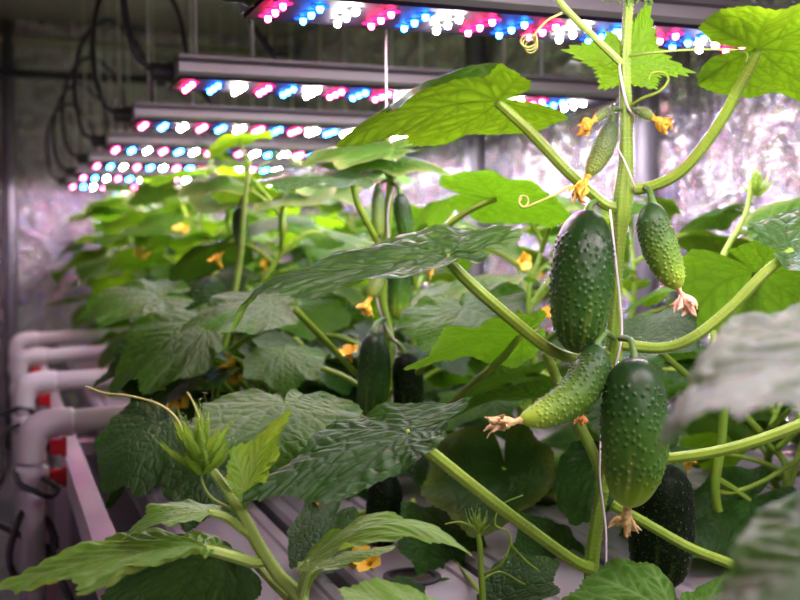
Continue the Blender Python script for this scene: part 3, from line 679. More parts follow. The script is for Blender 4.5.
hero_leaf(dict(B=(470, -60, .95), T=(360, -80, .9), M=(420, -70, .93), L3=(490, -75, .9), R3=(490, -50, 1.0), L1=(410, -90, .88), R1=(410, -60, 1.0)),
          vine, 'leaf_young', 100, 12, seed=9, pet=[(535, -28, .96), (565, 8, .975), (595, 38, .985), (621, 63, .998)], pr=.0030, pmat='stem_young', hair=150)
def tendril(pts, r, parent, org, mat='tendril', n=90):
    rr = np.linspace(r, r*.55, len(pts)); v, f, _ = tube([at(*p) for p in pts], rr, n, 8)
    return MB().add(v, f).obj('tendril', [M[mat]], parent, org)
coil = [(562, 13, .975), (548, 20, .975), (538, 30, .975), (532, 38, .975)]
for k in range(26):
    a = -.6+k*.75; coil.append((528+8.5*math.cos(a)*(1-.012*k)+k*.15, 44+7*math.sin(a)-5+k*.35, .975+.0045*math.sin(a*1.0)+k*.0004))
tendril(coil, .0011, vine, vo, n=200)
tendril([(570, 186, .978), (552, 196, .975), (536, 203, .975), (524, 207, .975), (519, 202, .976), (521, 196, .978), (527, 197, .978), (528, 203, .976), (523, 207, .974), (519, 203, .973), (522, 198, .974)], .0011, vine, vo)
tendril([(627, 108, 1.0), (643, 98, .985), (660, 91, .98), (668, 80, .98), (664, 73, .985), (652, 73, .985), (648, 80, .985)], .0017, vine, vo, 'petiole')
tendril([(628, 56, 1.0), (650, 53, .98), (690, 50, .97), (735, 50, .955), (747, 54, .95), (746, 62, .95)], .0013, vine, vo, 'stem_young')
branch([(545, 352, 1.03), (560, 385, 1.03), (580, 425, 1.02), (598, 465, 1.01), (604, 495, 1.005)], [.0045, .0048, .005, .005, .0045], vine, vo, 'side_shoot', 'stem', hair=300)
fl = flower_dry(at(580, 410, .985), np.array([.1, 0, -1.0]), (.016, .0065), 21).obj('withered_flower', [M['wither_orange']], vine, vo); fl['label'] = 'orange brown withered flower on the side shoot'
# shoot tip leaving the top of the frame
tb = MB()
for k in range(5):
    p = at(610+k*9, 4-abs(k-2)*2, .99); fl = flower_dry(p, np.array([(k-2)*.5, 0, .6]), (.010, .0025), 30+k); tb.add(np.concatenate(fl.v), fl.f)
tb.obj('flower_buds', [M['leaf_young']], vine, vo)
tw = [at(*p) for p in ((628, -60, 1.02), (629, 20, 1.02), (621, 56, 1.005), (620, 72, .988), (627, 105, .986), (634, 118, 1.0), (628, 132, 1.018), (618, 146, 1.0), (624, 160, .988), (633, 182, .985), (634, 193, 1.0), (624, 201, 1.018), (611, 208, 1.0), (612, 226, .988), (616, 262, .989), (620, 300, .989), (622, 330, .989), (619, 352, .989),
                               (610, 385, 1.0), (603, 420, 1.0), (600, 455, .985), (600, 480, .985), (603, 505, .985), (606, 535, .985), (605, 580, .99), (598, 640, 1.02))]
tw = [np.array([tw[0][0], tw[0][1], ZC-.01])]+tw
v, f, _ = tube(tw, .0009, 300, 8, 2, .3); o = MB().add(v, f).obj('support_twine', [M['twine']]); tag(o, 'thin white twine winding down the thick stem of the nearest vine', 'twine')

# ------------------------------------------------------------------ young plant at lower left
b2 = at(318, 660, .93); b2[2] = TRAY
yp = empty('cucumber_plant', b2); tag(yp, 'young cucumber plant at lower left with a spiky unopened shoot tip', 'cucumber plant'); yo = yp.location
v, f, nn = tube([b2-[0, 0, .01]]+[at(*p) for p in ((302, 606, .90), (278, 575, .885), (260, 548, .88), (245, 520, .875), (232, 498, .87), (214, 473, .87), (198, 455, .87))], [.0058, .0056, .0052, .0050, .0048, .0042, .0036, .004], 90, 20, 5, .09)
mb = MB().add(v, f); hairs(mb, v, nn, 1500, .0018, .00012, 1); mb.obj('stem', [M['stem_young'], M['hair']], yp, yo)
def bract(mb, p, d, L, wd, nrm, cup=.3, mi=0):
    d = d/np.linalg.norm(d); s = np.cross(d, nrm); s /= np.linalg.norm(s); u = np.cross(s, d); G = []; n = 10
    for i in range(n):
        t = i/(n-1); w_ = wd*math.sin(min(1, t*1.15+.15)*PI)**.8*(1-.3*t)+.0002; c = p+d*L*t+u*L*cup*t*t
        for q in (-1, -.5, 0, .5, 1): G.append(c+s*w_*q+u*w_*abs(q)*.7*(1 if (i % 2 or abs(q) < 1) else 1.35))
    U = np.array([(q*.3, i/n) for i in range(n) for q in (-1, -.5, 0, .5, 1)])+5
    mb.add(G, quads(n, 5, False), mi, dict(vein=[.8 if j % 5 == 2 else 0 for j in range(n*5)]), U)
def shoot_tip(px, py, d, size, parent, org, seed, lean=(-.1, 0, 1), cnt=30):
    rg = np.random.default_rng(seed); c = at(px, py, d); mb = MB(); lean = np.array(lean, float)
    for k in range(cnt):
        a = k*2.4; tl = .12+.95*(k/cnt); o = rt*math.cos(a)+fw*math.sin(a)*.9
        dr = lean*(1.0-.45*tl)+o*tl*.95+rg.normal(0, .12, 3); p = c+o*size*.12*tl-lean*size*.35*tl
        bract(mb, p, dr, size*rg.uniform(.6, 1.25)*(.85+.3*tl), size*.12, -o+lean*.3, rg.uniform(.15, .45))
    V = np.concatenate(mb.v); hairs(mb, V, rg.normal(0, 1, V.shape), 700, size*.07, .00012, 1)
    return mb.obj('shoot_tip', [M['shoot'], M['hair']], parent, org)
shoot_tip(201, 455, .87, .045, yp, yo, 3, (-.05, 0, 1), 44)
tendril([(186, 440, .87), (176, 418, .868), (158, 404, .866), (130, 396, .865), (105, 393, .865), (85, 386, .865)], .0011, yp, yo)
tendril([(202, 430, .868), (198, 415, .868), (193, 402, .868), (187, 392, .868)], .0011, yp, yo)
tendril([(238, 512, .874), (212, 498, .872), (202, 480, .872), (203, 462, .872)], .0014, yp, yo, 'stem_young')
hero_leaf(dict(B=(247, 491, .873), T=(290, 408, .87), M=(262, 448, .885), R1=(282, 446, .862), R2=(268, 480, .862), R3=(253, 496, .87), L1=(232, 448, .862), L2=(226, 478, .86), L3=(238, 497, .87)),
          yp, 'leaf_young', 260, 34, OUT_STD, 40, .07, 11, .018, .018, pet=[(244, 505, .873), (241, 518, .875)], pr=.0030, pmat='stem_young', hair=250, label='upright folded young leaf with a serrated edge')
hero_leaf(dict(B=(205, 548, .85), T=(-2, 590, .80), M=(112, 556, .82), N=(40, 575, .81), R1=(100, 542, .87), R2=(175, 535, .89), R3=(222, 545, .88), L3=(205, 556, .835), L2=(150, 566, .79), L1=(75, 600, .765)),
          yp, 'leaf_young', seed=12, pet=[(230, 556, .86), (252, 562, .875), (266, 560, .885)], pr=.0042, pmat='stem_young', hair=250, bl=.024, label='long pointed leaf reaching to the lower left corner')
hero_leaf(dict(B=(208, 511, .855), T=(117, 544, .84), M=(160, 517, .845), R1=(150, 505, .87), R2=(190, 502, .885), R3=(222, 507, .875), L3=(206, 518, .84), L2=(180, 524, .82), L1=(143, 530, .815)),
          yp, 'leaf_young', 260, 34, seed=13, pet=[(225, 517, .86), (240, 528, .87), (250, 535, .878)], pr=.0032, pmat='stem_young', hair=150, label='small drooping leaf left of the young stem')
hero_leaf(dict(B=(308, 562, .87), T=(476, 560, .85), M=(395, 523, .85), N=(440, 535, .85), L1=(390, 514, .885), L2=(335, 532, .89), L3=(300, 562, .88), R1=(400, 542, .83), R2=(340, 551, .83), R3=(300, 575, .84), Q=(352, 533, .855)),
          yp, 'leaf_young', seed=14, pet=[(304, 580, .88), (299, 602, .90), (303, 612, .902)], pr=.0036, pmat='stem_young', hair=150, label='arched bright leaf curving over to the right at the bottom')
hero_leaf(dict(B=(318, 568, .93), T=(401, 549, .92), M=(360, 553, .92), L1=(365, 547, .95), R1=(365, 566, .90), L2=(325, 556, .95), R2=(325, 572, .90)),
          yp, 'leaf_young', 160, 20, OUT_NARROW, 36, .05, 15, pet=[(308, 585, .92), (304, 606, .905)], pr=.0025, pmat='stem_young', label='slim leaf under the arched bright leaf')
hero_leaf(dict(B=(440, 640, .80), T=(338, 586, .80), M=(385, 605, .79), R1=(375, 577, .83), R2=(440, 600, .84), L1=(350, 630, .76), L2=(420, 660, .76)),
          yp, 'leaf_young', seed=16, pet=[(430, 660, .85), (340, 655, .90)], pr=.0032, label='pale leaf corner rising from the bottom edge')
hero_leaf(dict(B=(215, 545, 1.02), T=(150, 655, .98), M=(180, 600, 1.0), R1=(98, 610, .98), R2=(120, 560, 1.02), R3=(185, 535, 1.03), L3=(235, 552, 1.03), L2=(260, 590, 1.02), L1=(235, 640, .98)),
          yp, 'leaf_dark', 200, 24, seed=17, pet=[(250, 560, 1.0), (275, 585, .93), (292, 600, .90)], pr=.0035, label='broad dark leaf in shade under the young plant')

# ------------------------------------------------------------------ vine at the right edge (leaves very near the camera)
b3 = at(930, 600, .62); b3[2] = TRAY
rp = empty('cucumber_plant', b3); tag(rp, 'cucumber plant at the right edge whose large blurred leaves are nearest the camera', 'cucumber plant'); ro = rp.location
v, f, _ = tube([b3-[0, 0, .01], at(925, 560, .60), at(915, 470, .58), at(920, 380, .57), at(925, 300, .57)], .006, 40, 12, 5, .08); MB().add(v, f).obj('stem', [M['stem']], rp, ro)
hero_leaf(dict(B=(868, 362, .54), T=(670, 458, .49), N=(676, 415, .485), M=(755, 375, .51), R1=(728, 330, .60), R2=(845, 292, .66), R3=(915, 312, .64), L1=(755, 420, .42), L2=(855, 438, .42), L3=(905, 400, .47)),
          rp, 'leaf_gloss', seed=21, pet=[(885, 395, .52), (905, 420, .56), (917, 450, .58)], pr=.004, bl=.03, wave=.02, label='large blurred silvery leaf at the right edge, middle height')
hero_leaf(dict(B=(880, 560, .44), T=(690, 640, .39), M=(785, 580, .41), N=(725, 612, .40), R1=(752, 520, .50), R2=(860, 478, .53), R3=(930, 500, .52), L1=(770, 690, .34), L2=(870, 720, .34), L3=(930, 640, .38)),
          rp, 'leaf_gloss', seed=22, pet=[(905, 600, .46), (920, 580, .55), (922, 560, .60)], pr=.0035, bl=.03, wave=.02, label='large blurred grey green leaf in the lower right corner')
hero_leaf(dict(B=(672, 618, .90), T=(540, 690, .85), M=(606, 650, .88), R1=(545, 615, .92), R2=(590, 574, .95), R3=(650, 562, .96), L3=(700, 598, .93), L2=(710, 680, .85), L1=(620, 720, .82)),
          rp, 'leaf', seed=23, pet=[(690, 640, .88), (800, 640, .75), (900, 610, .64), (925, 590, .61)], pr=.0035, label='rounded green leaf at the bottom edge below the cucumbers')
hero_leaf(dict(B=(705, 622, .93), T=(790, 650, .9), M=(745, 635, .92), L1=(760, 590, .96), L2=(725, 575, .97), L3=(692, 596, .95), R3=(700, 640, .9), R1=(760, 690, .86)),
          rp, 'leaf', 200, 24, seed=24, pet=[(760, 640, .88), (850, 630, .7), (915, 600, .62)], pr=.003)

# ------------------------------------------------------------------ second vine, behind (px 390)
b4 = at(388, 520, 1.45); b4[2] = TRAY
mp = empty('cucumber_plant', b4); tag(mp, 'cucumber vine behind the silvery leaf, hung with several dark cucumbers', 'cucumber plant'); mo = mp.location
v, f, nn = tube([b4-[0, 0, .01]]+[at(*p) for p in ((386, 500, 1.47), (385, 420, 1.48), (390, 345, 1.5), (382, 300, 1.5), (385, 250, 1.5), (389, 200, 1.5), (392, 160, 1.5), (388, 140, 1.5), (386, 110, 1.5))], [.006]*6+[.0055, .005, .004, .003], 90, 14, 5, .09)
MB().add(v, f).obj('stem', [M['stem']], mp, mo)
hero_leaf(dict(B=(520, 335, 1.16), T=(402, 374, 1.14), M=(462, 348, 1.15), L1=(443, 332, 1.10), L2=(500, 319, 1.08), L3=(545, 312, 1.11), R3=(545, 337, 1.18), R2=(520, 367, 1.22), R1=(462, 360, 1.21)),
          mp, 'leaf_bright', seed=31, pet=[(500, 360, 1.2), (460, 395, 1.3), (425, 430, 1.4), (388, 450, 1.48)], pr=.004, label='bright backlit leaf under the long silvery leaf')
hero_leaf(dict(B=(462, 308, 1.32), T=(425, 350, 1.20), R1=(397, 328, 1.22), R2=(405, 308, 1.31), R3=(438, 295, 1.37), L3=(478, 286, 1.38), L2=(528, 290, 1.34), L1=(500, 330, 1.24)),
          mp, 'leaf', 240, 30, seed=32, pet=[(458, 330, 1.34), (420, 370, 1.42), (388, 395, 1.48)], pr=.0038, label='pale notched leaf seen from above beside the large cucumber')
hero_leaf(dict(B=(497, 198, 1.35), T=(600, 231, 1.33), M=(545, 208, 1.34), R3=(440, 183, 1.30), R2=(474, 171, 1.27), R1=(535, 185, 1.27), L3=(450, 204, 1.38), L2=(478, 221, 1.42), L1=(545, 228, 1.42)),
          mp, 'leaf_bright', 240, 30, seed=33, pet=[(470, 210, 1.36), (430, 238, 1.40), (400, 262, 1.46), (384, 272, 1.5)], pr=.0042, label='green leaf lit from behind in front of the silver wall')
hero_leaf(dict(B=(352, 180, 1.42), T=(245, 186, 1.38), M=(300, 174, 1.40), R1=(290, 166, 1.47), R2=(355, 164, 1.49), R3=(385, 170, 1.47), L3=(372, 186, 1.38), L2=(340, 188, 1.35), L1=(285, 192, 1.34)),
          mp, 'leaf_sheen', 240, 30, seed=34, pet=[(358, 205, 1.43), (372, 232, 1.46), (384, 255, 1.49)], pr=.004, label='flat silvery leaf under the broad backlit leaf')
hero_leaf(dict(B=(378, 158, 1.5), T=(455, 180, 1.5), M=(420, 162, 1.5), L1=(415, 158, 1.56), L2=(370, 148, 1.56), R1=(405, 175, 1.45), R2=(355, 170, 1.45)),
          mp, 'leaf_bright', 160, 20, seed=35, pet=[(384, 168, 1.5), (390, 180, 1.5)], pr=.003)
hero_leaf(dict(B=(392, 150, 1.46), T=(300, 165, 1.42), M=(345, 150, 1.44), R1=(330, 146, 1.5), L1=(335, 168, 1.4), R2=(390, 140, 1.5), L2=(385, 160, 1.42)),
          mp, 'leaf_bright', 160, 20, seed=36, pet=[(392, 162, 1.5), (391, 172, 1.5)], pr=.003)
hero_leaf(dict(B=(284, 352, 1.56), T=(285, 396, 1.46), R1=(245, 378, 1.48), R2=(243, 360, 1.55), R3=(268, 345, 1.6), L3=(300, 345, 1.6), L2=(325, 357, 1.56), L1=(318, 378, 1.48)),
          mp, 'leaf', 200, 24, seed=37, pet=[(300, 362, 1.56), (340, 375, 1.54), (385, 400, 1.49)], pr=.0035, label='round pale leaf left of the dark hanging cucumbers')
hero_leaf(dict(B=(285, 403, 1.15), T=(262, 480, 1.03), R1=(190, 440, 1.04), R2=(205, 402, 1.16), R3=(262, 391, 1.2), L3=(302, 391, 1.2), L2=(358, 406, 1.15), L1=(350, 448, 1.05)),
          mp, 'leaf', 300, 36, seed=38, pet=[(300, 420, 1.2), (340, 450, 1.35), (384, 470, 1.47)], pr=.0035, label='wide green leaf behind the young shoot')
hero_leaf(dict(B=(505, 470, 1.35), T=(470, 540, 1.25), R1=(425, 500, 1.27), R2=(430, 450, 1.36), R3=(475, 425, 1.42), L3=(520, 425, 1.42), L2=(553, 455, 1.36), L1=(545, 500, 1.28)),
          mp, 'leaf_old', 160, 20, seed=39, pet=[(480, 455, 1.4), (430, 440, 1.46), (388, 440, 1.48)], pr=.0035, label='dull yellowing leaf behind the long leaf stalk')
def back_petiole(pts, r=.004, parent=None, org=None): return branch(pts, r, parent or mp, org or mo, 'side_shoot', 'petiole', 26, 0, 10)
back_petiole([(296, 310, 1.3), (330, 345, 1.38), (355, 372, 1.44), (384, 395, 1.48)])
back_petiole([(412, 500, 1.45), (440, 560, 1.4), (470, 600, 1.35)])
G2 = 'cucumbers on the vine behind the silvery leaf'
cucumber([(374, 333, 1.42), (374, 375, 1.42), (370, 418, 1.42)], .0208, 'cuke', 'dark cucumber hanging behind, left one of the low pair', 90, .001, .0016, N=80, K=80, stalk=[(378, 322, 1.44), (386, 318, 1.48)], seed=41, group=G2)
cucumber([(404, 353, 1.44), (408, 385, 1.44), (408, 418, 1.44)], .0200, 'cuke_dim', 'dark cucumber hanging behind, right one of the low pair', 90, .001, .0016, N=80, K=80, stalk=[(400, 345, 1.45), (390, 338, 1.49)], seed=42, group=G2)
cucumber([(398, 258, 1.46), (399, 288, 1.46), (398, 320, 1.46)], .0148, 'cuke_light', 'slim cucumber just below the silvery leaf', 60, .001, .0016, N=60, K=60, stalk=[(394, 250, 1.48), (387, 245, 1.5)], seed=43, group=G2)
cucumber([(400, 193, 1.47), (403, 215, 1.47), (408, 242, 1.47)], .0118, 'cuke', 'small dark cucumber above the silvery leaf, right of its stem', 60, .001, .0014, N=60, K=60, stalk=[(397, 186, 1.48), (391, 182, 1.5)], seed=44, group=G2)
cucumber([(378, 188, 1.47), (378, 210, 1.47), (379, 238, 1.47)], .0085, 'cuke_baby', 'small pale cucumber above the silvery leaf, left of its stem', 60, .0008, .0012, N=60, K=60, stalk=[(382, 182, 1.49), (389, 180, 1.5)], seed=45, group=G2)
cucumber([(384, 268, 1.44), (378, 282, 1.43), (370, 298, 1.42)], .0095, 'cuke_baby', 'small pale fruit with an orange flower below the silvery leaf', 50, .0008, .0012, N=60, K=60, stalk=[(386, 262, 1.48)], wither=(.028, .009), wmat='petal', seed=46)
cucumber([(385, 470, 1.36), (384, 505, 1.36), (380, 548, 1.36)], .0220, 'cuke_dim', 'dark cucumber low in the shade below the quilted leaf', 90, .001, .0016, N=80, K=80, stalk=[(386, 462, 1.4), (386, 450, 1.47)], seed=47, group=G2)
t2 = [at(*p) for p in ((386, 60, 1.5), (389, 130, 1.49), (396, 170, 1.49), (388, 210, 1.485), (388, 250, 1.485), (376, 290, 1.485), (384, 322, 1.48), (396, 348, 1.475), (392, 400, 1.47), (386, 470, 1.46), (387, 515, 1.45))]
t2 = [np.array([t2[0][0], t2[0][1], ZC-.01])]+t2
v, f, _ = tube(t2, .0014, 90, 8); o = MB().add(v, f).obj('support_twine', [M['twine']]); tag(o, 'pale twine wound round the vine behind the silvery leaf', 'twine')

# ------------------------------------------------------------------ plant right behind the main vine
b5 = at(740, 560, 1.28); b5[2] = TRAY
bp = empty('cucumber_plant', b5); tag(bp, 'cucumber plant behind the long curved stalk at right, with a big backlit leaf', 'cucumber plant'); bo = bp.location
v, f, nn = tube([b5-[0, 0, .01]]+[at(*p) for p in ((716, 500, 1.28), (722, 440, 1.28), (724, 380, 1.28), (712, 320, 1.32), (722, 260, 1.36), (745, 215, 1.42), (752, 180, 1.44))], [.006, .0055, .005, .005, .0045, .004, .003, .002], 80, 12, 5, .09)
MB().add(v, f).obj('stem', [M['stem']], bp, bo)
hero_leaf(dict(B=(756, 273, 1.15), T=(850, 335, 1.12), M=(805, 303, 1.14), R3=(737, 247, 1.11), R2=(770, 238, 1.09), R1=(840, 262, 1.08), L3=(684, 252, 1.17), L2=(692, 322, 1.21), L1=(770, 360, 1.2), l2=(718, 290, 1.17)),
          bp, 'leaf', seed=51, pet=[(750, 288, 1.17), (735, 320, 1.2), (725, 355, 1.25), (724, 380, 1.28)], pr=.0046, label='large bright green backlit leaf behind the curved stalk')
hero_leaf(dict(B=(640, 338, 1.22), T=(700, 305, 1.20), M=(668, 322, 1.21), L1=(655, 312, 1.28), L2=(610, 325, 1.28), R1=(700, 345, 1.15), R2=(640, 362, 1.14)),
          bp, 'leaf_dark', 200, 24, seed=52, pet=[(660, 352, 1.25), (700, 385, 1.28), (723, 395, 1.28)], pr=.0035, label='dark leaf with a silver top right of the stem')
shoot_tip(756, 188, 1.44, .035, bp, bo, 8, (.05, 0, 1), 20)
hero_leaf(dict(B=(750, 500, 1.3), T=(690, 560, 1.2), M=(720, 525, 1.25), R1=(680, 505, 1.3), R2=(720, 470, 1.35), L1=(740, 570, 1.2), L2=(800, 530, 1.25)), bp, 'leaf_dark', 140, 18, seed=53, pet=[(735, 490, 1.3), (718, 480, 1.28)], pr=.0035)
hero_leaf(dict(B=(770, 225, 1.5), T=(860, 215, 1.45), M=(815, 212, 1.47), L3=(742, 222, 1.52), L2=(780, 200, 1.56), L1=(830, 196, 1.56), R1=(820, 235, 1.4), R2=(780, 245, 1.42)), bp, 'leaf_bright', 140, 18, seed=54, pet=[(755, 232, 1.45), (738, 232, 1.4)], pr=.003)
back_petiole([(800, 458, 1.3), (765, 480, 1.3), (735, 492, 1.3), (716, 492, 1.29)], .0028, bp, bo)

# small shoot, low middle
b6 = at(484, 640, 1.08); b6[2] = TRAY
sp_ = empty('cucumber_plant', b6); tag(sp_, 'small young shoot with thin tendrils low in the middle', 'cucumber plant'); so = sp_.location
v, f, nn = tube([b6-[0, 0, .01]]+[at(*p) for p in ((483, 600, 1.08), (481, 570, 1.08), (480, 545, 1.08), (477, 530, 1.08))], [.0035, .0033, .003, .0028, .0025], 40, 12, 5, .09); MB().add(v, f).obj('stem', [M['stem']], sp_, so)
shoot_tip(478, 528, 1.08, .020, sp_, so, 9, (0, 0, 1), 26)
for pts in ([(482, 575, 1.08), (500, 565, 1.07), (510, 545, 1.07), (508, 532, 1.07), (495, 524, 1.07), (502, 505, 1.07), (523, 495, 1.07)], [(481, 580, 1.08), (500, 572, 1.09), (520, 582, 1.09), (535, 590, 1.09)], [(476, 528, 1.08), (460, 522, 1.07), (445, 524, 1.07)], [(511, 545, 1.07), (525, 560, 1.08), (540, 572, 1.08)]):
    tendril(pts, .0013, sp_, so, 'petiole')
hero_leaf(dict(B=(500, 600, 1.1), T=(560, 560, 1.12), M=(530, 575, 1.1), R1=(560, 590, 1.05), L1=(520, 550, 1.16), R2=(520, 615, 1.05), L2=(490, 570, 1.16)), sp_, 'leaf_dark', 140, 18, seed=61, pet=[(492, 605, 1.09), (484, 612, 1.08)], pr=.002)

hero_leaf(dict(B=(440, 610, 1.15), T=(380, 588, 1.1), M=(412, 592, 1.12), R1=(395, 578, 1.2), L1=(400, 615, 1.05), R2=(455, 580, 1.22), L2=(440, 630, 1.05)), sp_, 'leaf_dark', 140, 18, seed=62, pet=[(465, 615, 1.12), (483, 618, 1.08)], pr=.002)
hero_leaf(dict(B=(455, 560, 1.3), T=(400, 500, 1.28), M=(425, 525, 1.28), R1=(440, 505, 1.35), L1=(395, 545, 1.22), R2=(480, 530, 1.36), L2=(430, 585, 1.22)), sp_, 'leaf_dark', 140, 18, seed=63, pet=[(470, 580, 1.2), (482, 595, 1.09)], pr=.002)
hero_leaf(dict(B=(560, 570, 1.3), T=(520, 510, 1.25), M=(538, 540, 1.27), R1=(568, 525, 1.35), L1=(510, 555, 1.2), R2=(590, 560, 1.36), L2=(545, 600, 1.2)), sp_, 'leaf_dark', 140, 18, seed=64, pet=[(530, 600, 1.2), (484, 612, 1.09)], pr=.002)
hero_leaf(dict(B=(330, 520, 1.25), T=(290, 570, 1.15), M=(308, 545, 1.2), R1=(285, 535, 1.22), L1=(330, 575, 1.12), R2=(310, 500, 1.3), L2=(360, 540, 1.22)), mp, 'leaf_dark', 140, 18, seed=65, pet=[(350, 515, 1.35), (385, 510, 1.46)], pr=.003)

# left hand big blurred leaves (third vine on the aisle side)
b7 = at(215, 560, 1.62); b7[2] = TRAY
lp = empty('cucumber_plant', b7); tag(lp, 'leafy cucumber plant left of centre with big drooping leaves over the pipes', 'cucumber plant'); lo = lp.location
v, f, nn = tube([b7-[0, 0, .01]]+[at(*p) for p in ((222, 480, 1.64), (215, 400, 1.66), (228, 330, 1.68), (240, 260, 1.7), (245, 200, 1.72), (250, 160, 1.75))], [.006, .006, .0055, .005, .005, .004, .003], 70, 12, 5, .09); MB().add(v, f).obj('stem', [M['stem']], lp, lo)
hero_leaf(dict(B=(205, 328, 1.60), T=(108, 392, 1.50), M=(155, 345, 1.54), R1=(130, 325, 1.62), R2=(185, 308, 1.68), R3=(218, 312, 1.68), L3=(222, 345, 1.55), L2=(200, 375, 1.48), L1=(140, 395, 1.45)), lp, 'leaf', 200, 24, seed=71, pet=[(215, 340, 1.63), (226, 360, 1.67)], pr=.004, label='big drooping leaf over the end of the water pipe')
hero_leaf(dict(B=(160, 296, 1.8), T=(70, 322, 1.7), M=(115, 300, 1.75), R1=(105, 288, 1.82), R2=(160, 280, 1.88), L1=(100, 325, 1.66), L2=(165, 318, 1.68)), lp, 'leaf', 160, 20, seed=72, pet=[(190, 315, 1.75), (226, 340, 1.68)], pr=.004)
hero_leaf(dict(B=(270, 305, 1.5), T=(180, 330, 1.42), M=(225, 308, 1.45), R1=(215, 296, 1.52), R2=(265, 288, 1.58), R3=(295, 292, 1.58), L1=(215, 335, 1.38), L2=(265, 332, 1.4), L3=(300, 318, 1.45)), lp, 'leaf', 200, 24, seed=73, pet=[(262, 325, 1.56), (230, 350, 1.67)], pr=.004)
hero_leaf(dict(B=(160, 424, 1.36), T=(100, 494, 1.28), M=(128, 455, 1.30), R1=(92, 450, 1.34), R2=(118, 412, 1.42), L1=(140, 498, 1.26), L2=(185, 460, 1.3)), lp, 'leaf_dark', 200, 24, seed=74, pet=[(185, 425, 1.45), (217, 430, 1.65)], pr=.004, label='dark leaf hanging beside the nearest pipe')
hero_leaf(dict(B=(215, 455, 1.30), T=(185, 530, 1.2), M=(200, 490, 1.24), R1=(160, 495, 1.24), R2=(175, 448, 1.33), L1=(235, 520, 1.22), L2=(262, 460, 1.3)), lp, 'leaf_dark', 160, 20, seed=75, pet=[(222, 445, 1.4), (218, 430, 1.65)], pr=.004)
cucumber([(240, 207, 1.75), (240, 225, 1.75), (241, 246, 1.75)], .0125, 'cuke', 'blurred dark cucumber high on the plant left of centre', 30, .001, .002, N=40, K=40, stalk=[(242, 200, 1.74), (246, 195, 1.73)], seed=48)
for (px, py, d, s) in ((222, 268, 1.9, 1.3), (226, 281, 1.9, 1.1), (165, 398, 1.55, 1.3), (180, 401, 1.56, 1.2), (218, 367, 1.6, 1.2), (238, 378, 1.62, 1.1), (418, 266, 1.42, 1.1), (352, 362, 1.42, 1.1), (516, 262, 1.5, 1.0), (672, 315, 1.35, 1.0), (697, 463, 1.3, 1.1), (571, 503, 1.5, 1.0), (360, 566, 1.2, 1.3), (372, 570, 1.2, 1.3), (330, 505, 1.3, 1.2), (142, 250, 2.6, 1.6), (182, 238, 2.6, 1.6)):
    par, og = (lp, lo) if px < 260 else ((bp, bo) if px > 600 else (mp, mo))
    c = at(px, py, d); m_ = flower_mesh(int(px)).copy(); o = bpy.data.objects.new('flower', m_); COL.objects.link(o); o.parent = par
    o.location = Vector(c)-og; o.rotation_euler = (random.uniform(-2, 2), random.uniform(-2, 2), 0); o.scale = (s*.8,)*3

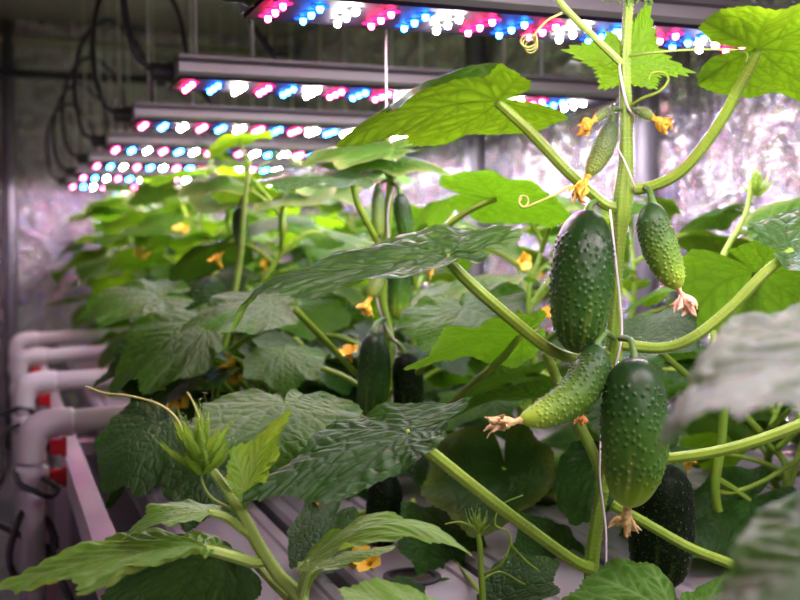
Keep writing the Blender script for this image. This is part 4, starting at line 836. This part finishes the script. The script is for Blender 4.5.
# ------------------------------------------------------------------ rows of plants behind
protos = {}
for k, (H, n) in enumerate(((.50, 17), (.51, 16), (.56, 18), (.49, 15))): protos['tall', k] = (build_plant(100+k, H, n, FARLEAF), [])
for k, (H, n) in enumerate(((.40, 12), (.44, 13))): protos['low', k] = (build_plant(200+k, H, n, FARLEAF), [])
for k, (H, n) in enumerate(((.46, 12), (.42, 11))): protos['mid', k] = (build_plant(300+k, H, n, MIDLEAF), [])
for k in range(2): protos['bush', k] = (build_plant(400+k, .17, 9, DARKMID, (.10, .15), 1), [])
used = set()
rows = [('aisle row', .46, [1.95+.36*i for i in range(9)]), ('middle row', .735, [1.55+.36*i for i in range(10)]), ('wall row', 1.06, [1.35+.38*i for i in range(10)])]
for ri, (rn, X, Ys) in enumerate(rows):
    for i, Y in enumerate(Ys):
        d = Y
        if rn == 'aisle row': kind = 'tall'
        elif rn == 'middle row': kind = 'mid' if i < 2 else ('tall' if i > 3 else 'low')
        else: kind = 'low' if i < 6 else 'tall'
        opts = [q for q in protos if q[0] == kind]; q = opts[(i+ri) % len(opts)]
        if q in used: root = copy_tree(protos[q][0])
        else: root = protos[q][0]; used.add(q)
        root.location = (X+random.uniform(-.03, .03), Y+random.uniform(-.04, .04), TRAY); root.rotation_euler = (0, 0, random.uniform(0, 6.28)); s = random.uniform(.95, 1.06); root.scale = (s, s, s)
        where = {'aisle row': 'in the row nearest the water pipes', 'middle row': 'in the middle row', 'wall row': 'in the row along the silver wall'}[rn]
        tag(root, 'leafy cucumber plant %s, %s from the front' % (where, ORD[i]), 'cucumber plant', 'blurred cucumber plants in rows')
for i, (X, Y, lb) in enumerate(((.38, 1.66, 'low shaded cucumber plant under the quilted leaf'), (.60, 1.68, 'low shaded cucumber plant behind the long lower leaf stalk'), (.735, 1.28, 'low shaded cucumber plant behind the big front cucumber'),
                               (.36, 1.74, 'low shaded cucumber plant beside the pale bench rail'), (.89, 1.12, 'low shaded cucumber plant under the curved stalks at right'), (.58, 1.95, 'low shaded cucumber plant deep between the rows'))):
    q = ('bush', i % 2); root = copy_tree(protos[q][0]) if q in used else protos[q][0]; used.add(q)
    root.location = (X, Y, TRAY); root.rotation_euler = (0, 0, i*1.3+.9); tag(root, lb, 'cucumber plant', 'low shaded plants')
for q in protos:
    if q not in used:
        def kill(o):
            for c in list(o.children): kill(c)
            bpy.data.objects.remove(o)
        kill(protos[q][0])
for (x, y, lb) in ((b4[0], b4[1], 'net pot of the vine behind the silvery leaf'), (base[0], base[1], 'net pot at the foot of the nearest vine'), (b2[0], b2[1], 'net pot of the young plant'),
                   (*at(545, 500, 1.6)[:2], 'empty black net pot in the channel, right of the yellowing leaf'), (*at(412, 578, 1.22)[:2], 'empty black net pot at the bottom centre'), (b7[0], b7[1], 'net pot of the leafy plant left of centre'),
                   (b5[0], b5[1], 'net pot of the plant behind the curved stalk'), (b6[0], b6[1], 'net pot of the small shoot'), (b3[0], b3[1], 'net pot of the plant at the right edge')):
    net_pot(float(x), float(y), lb)
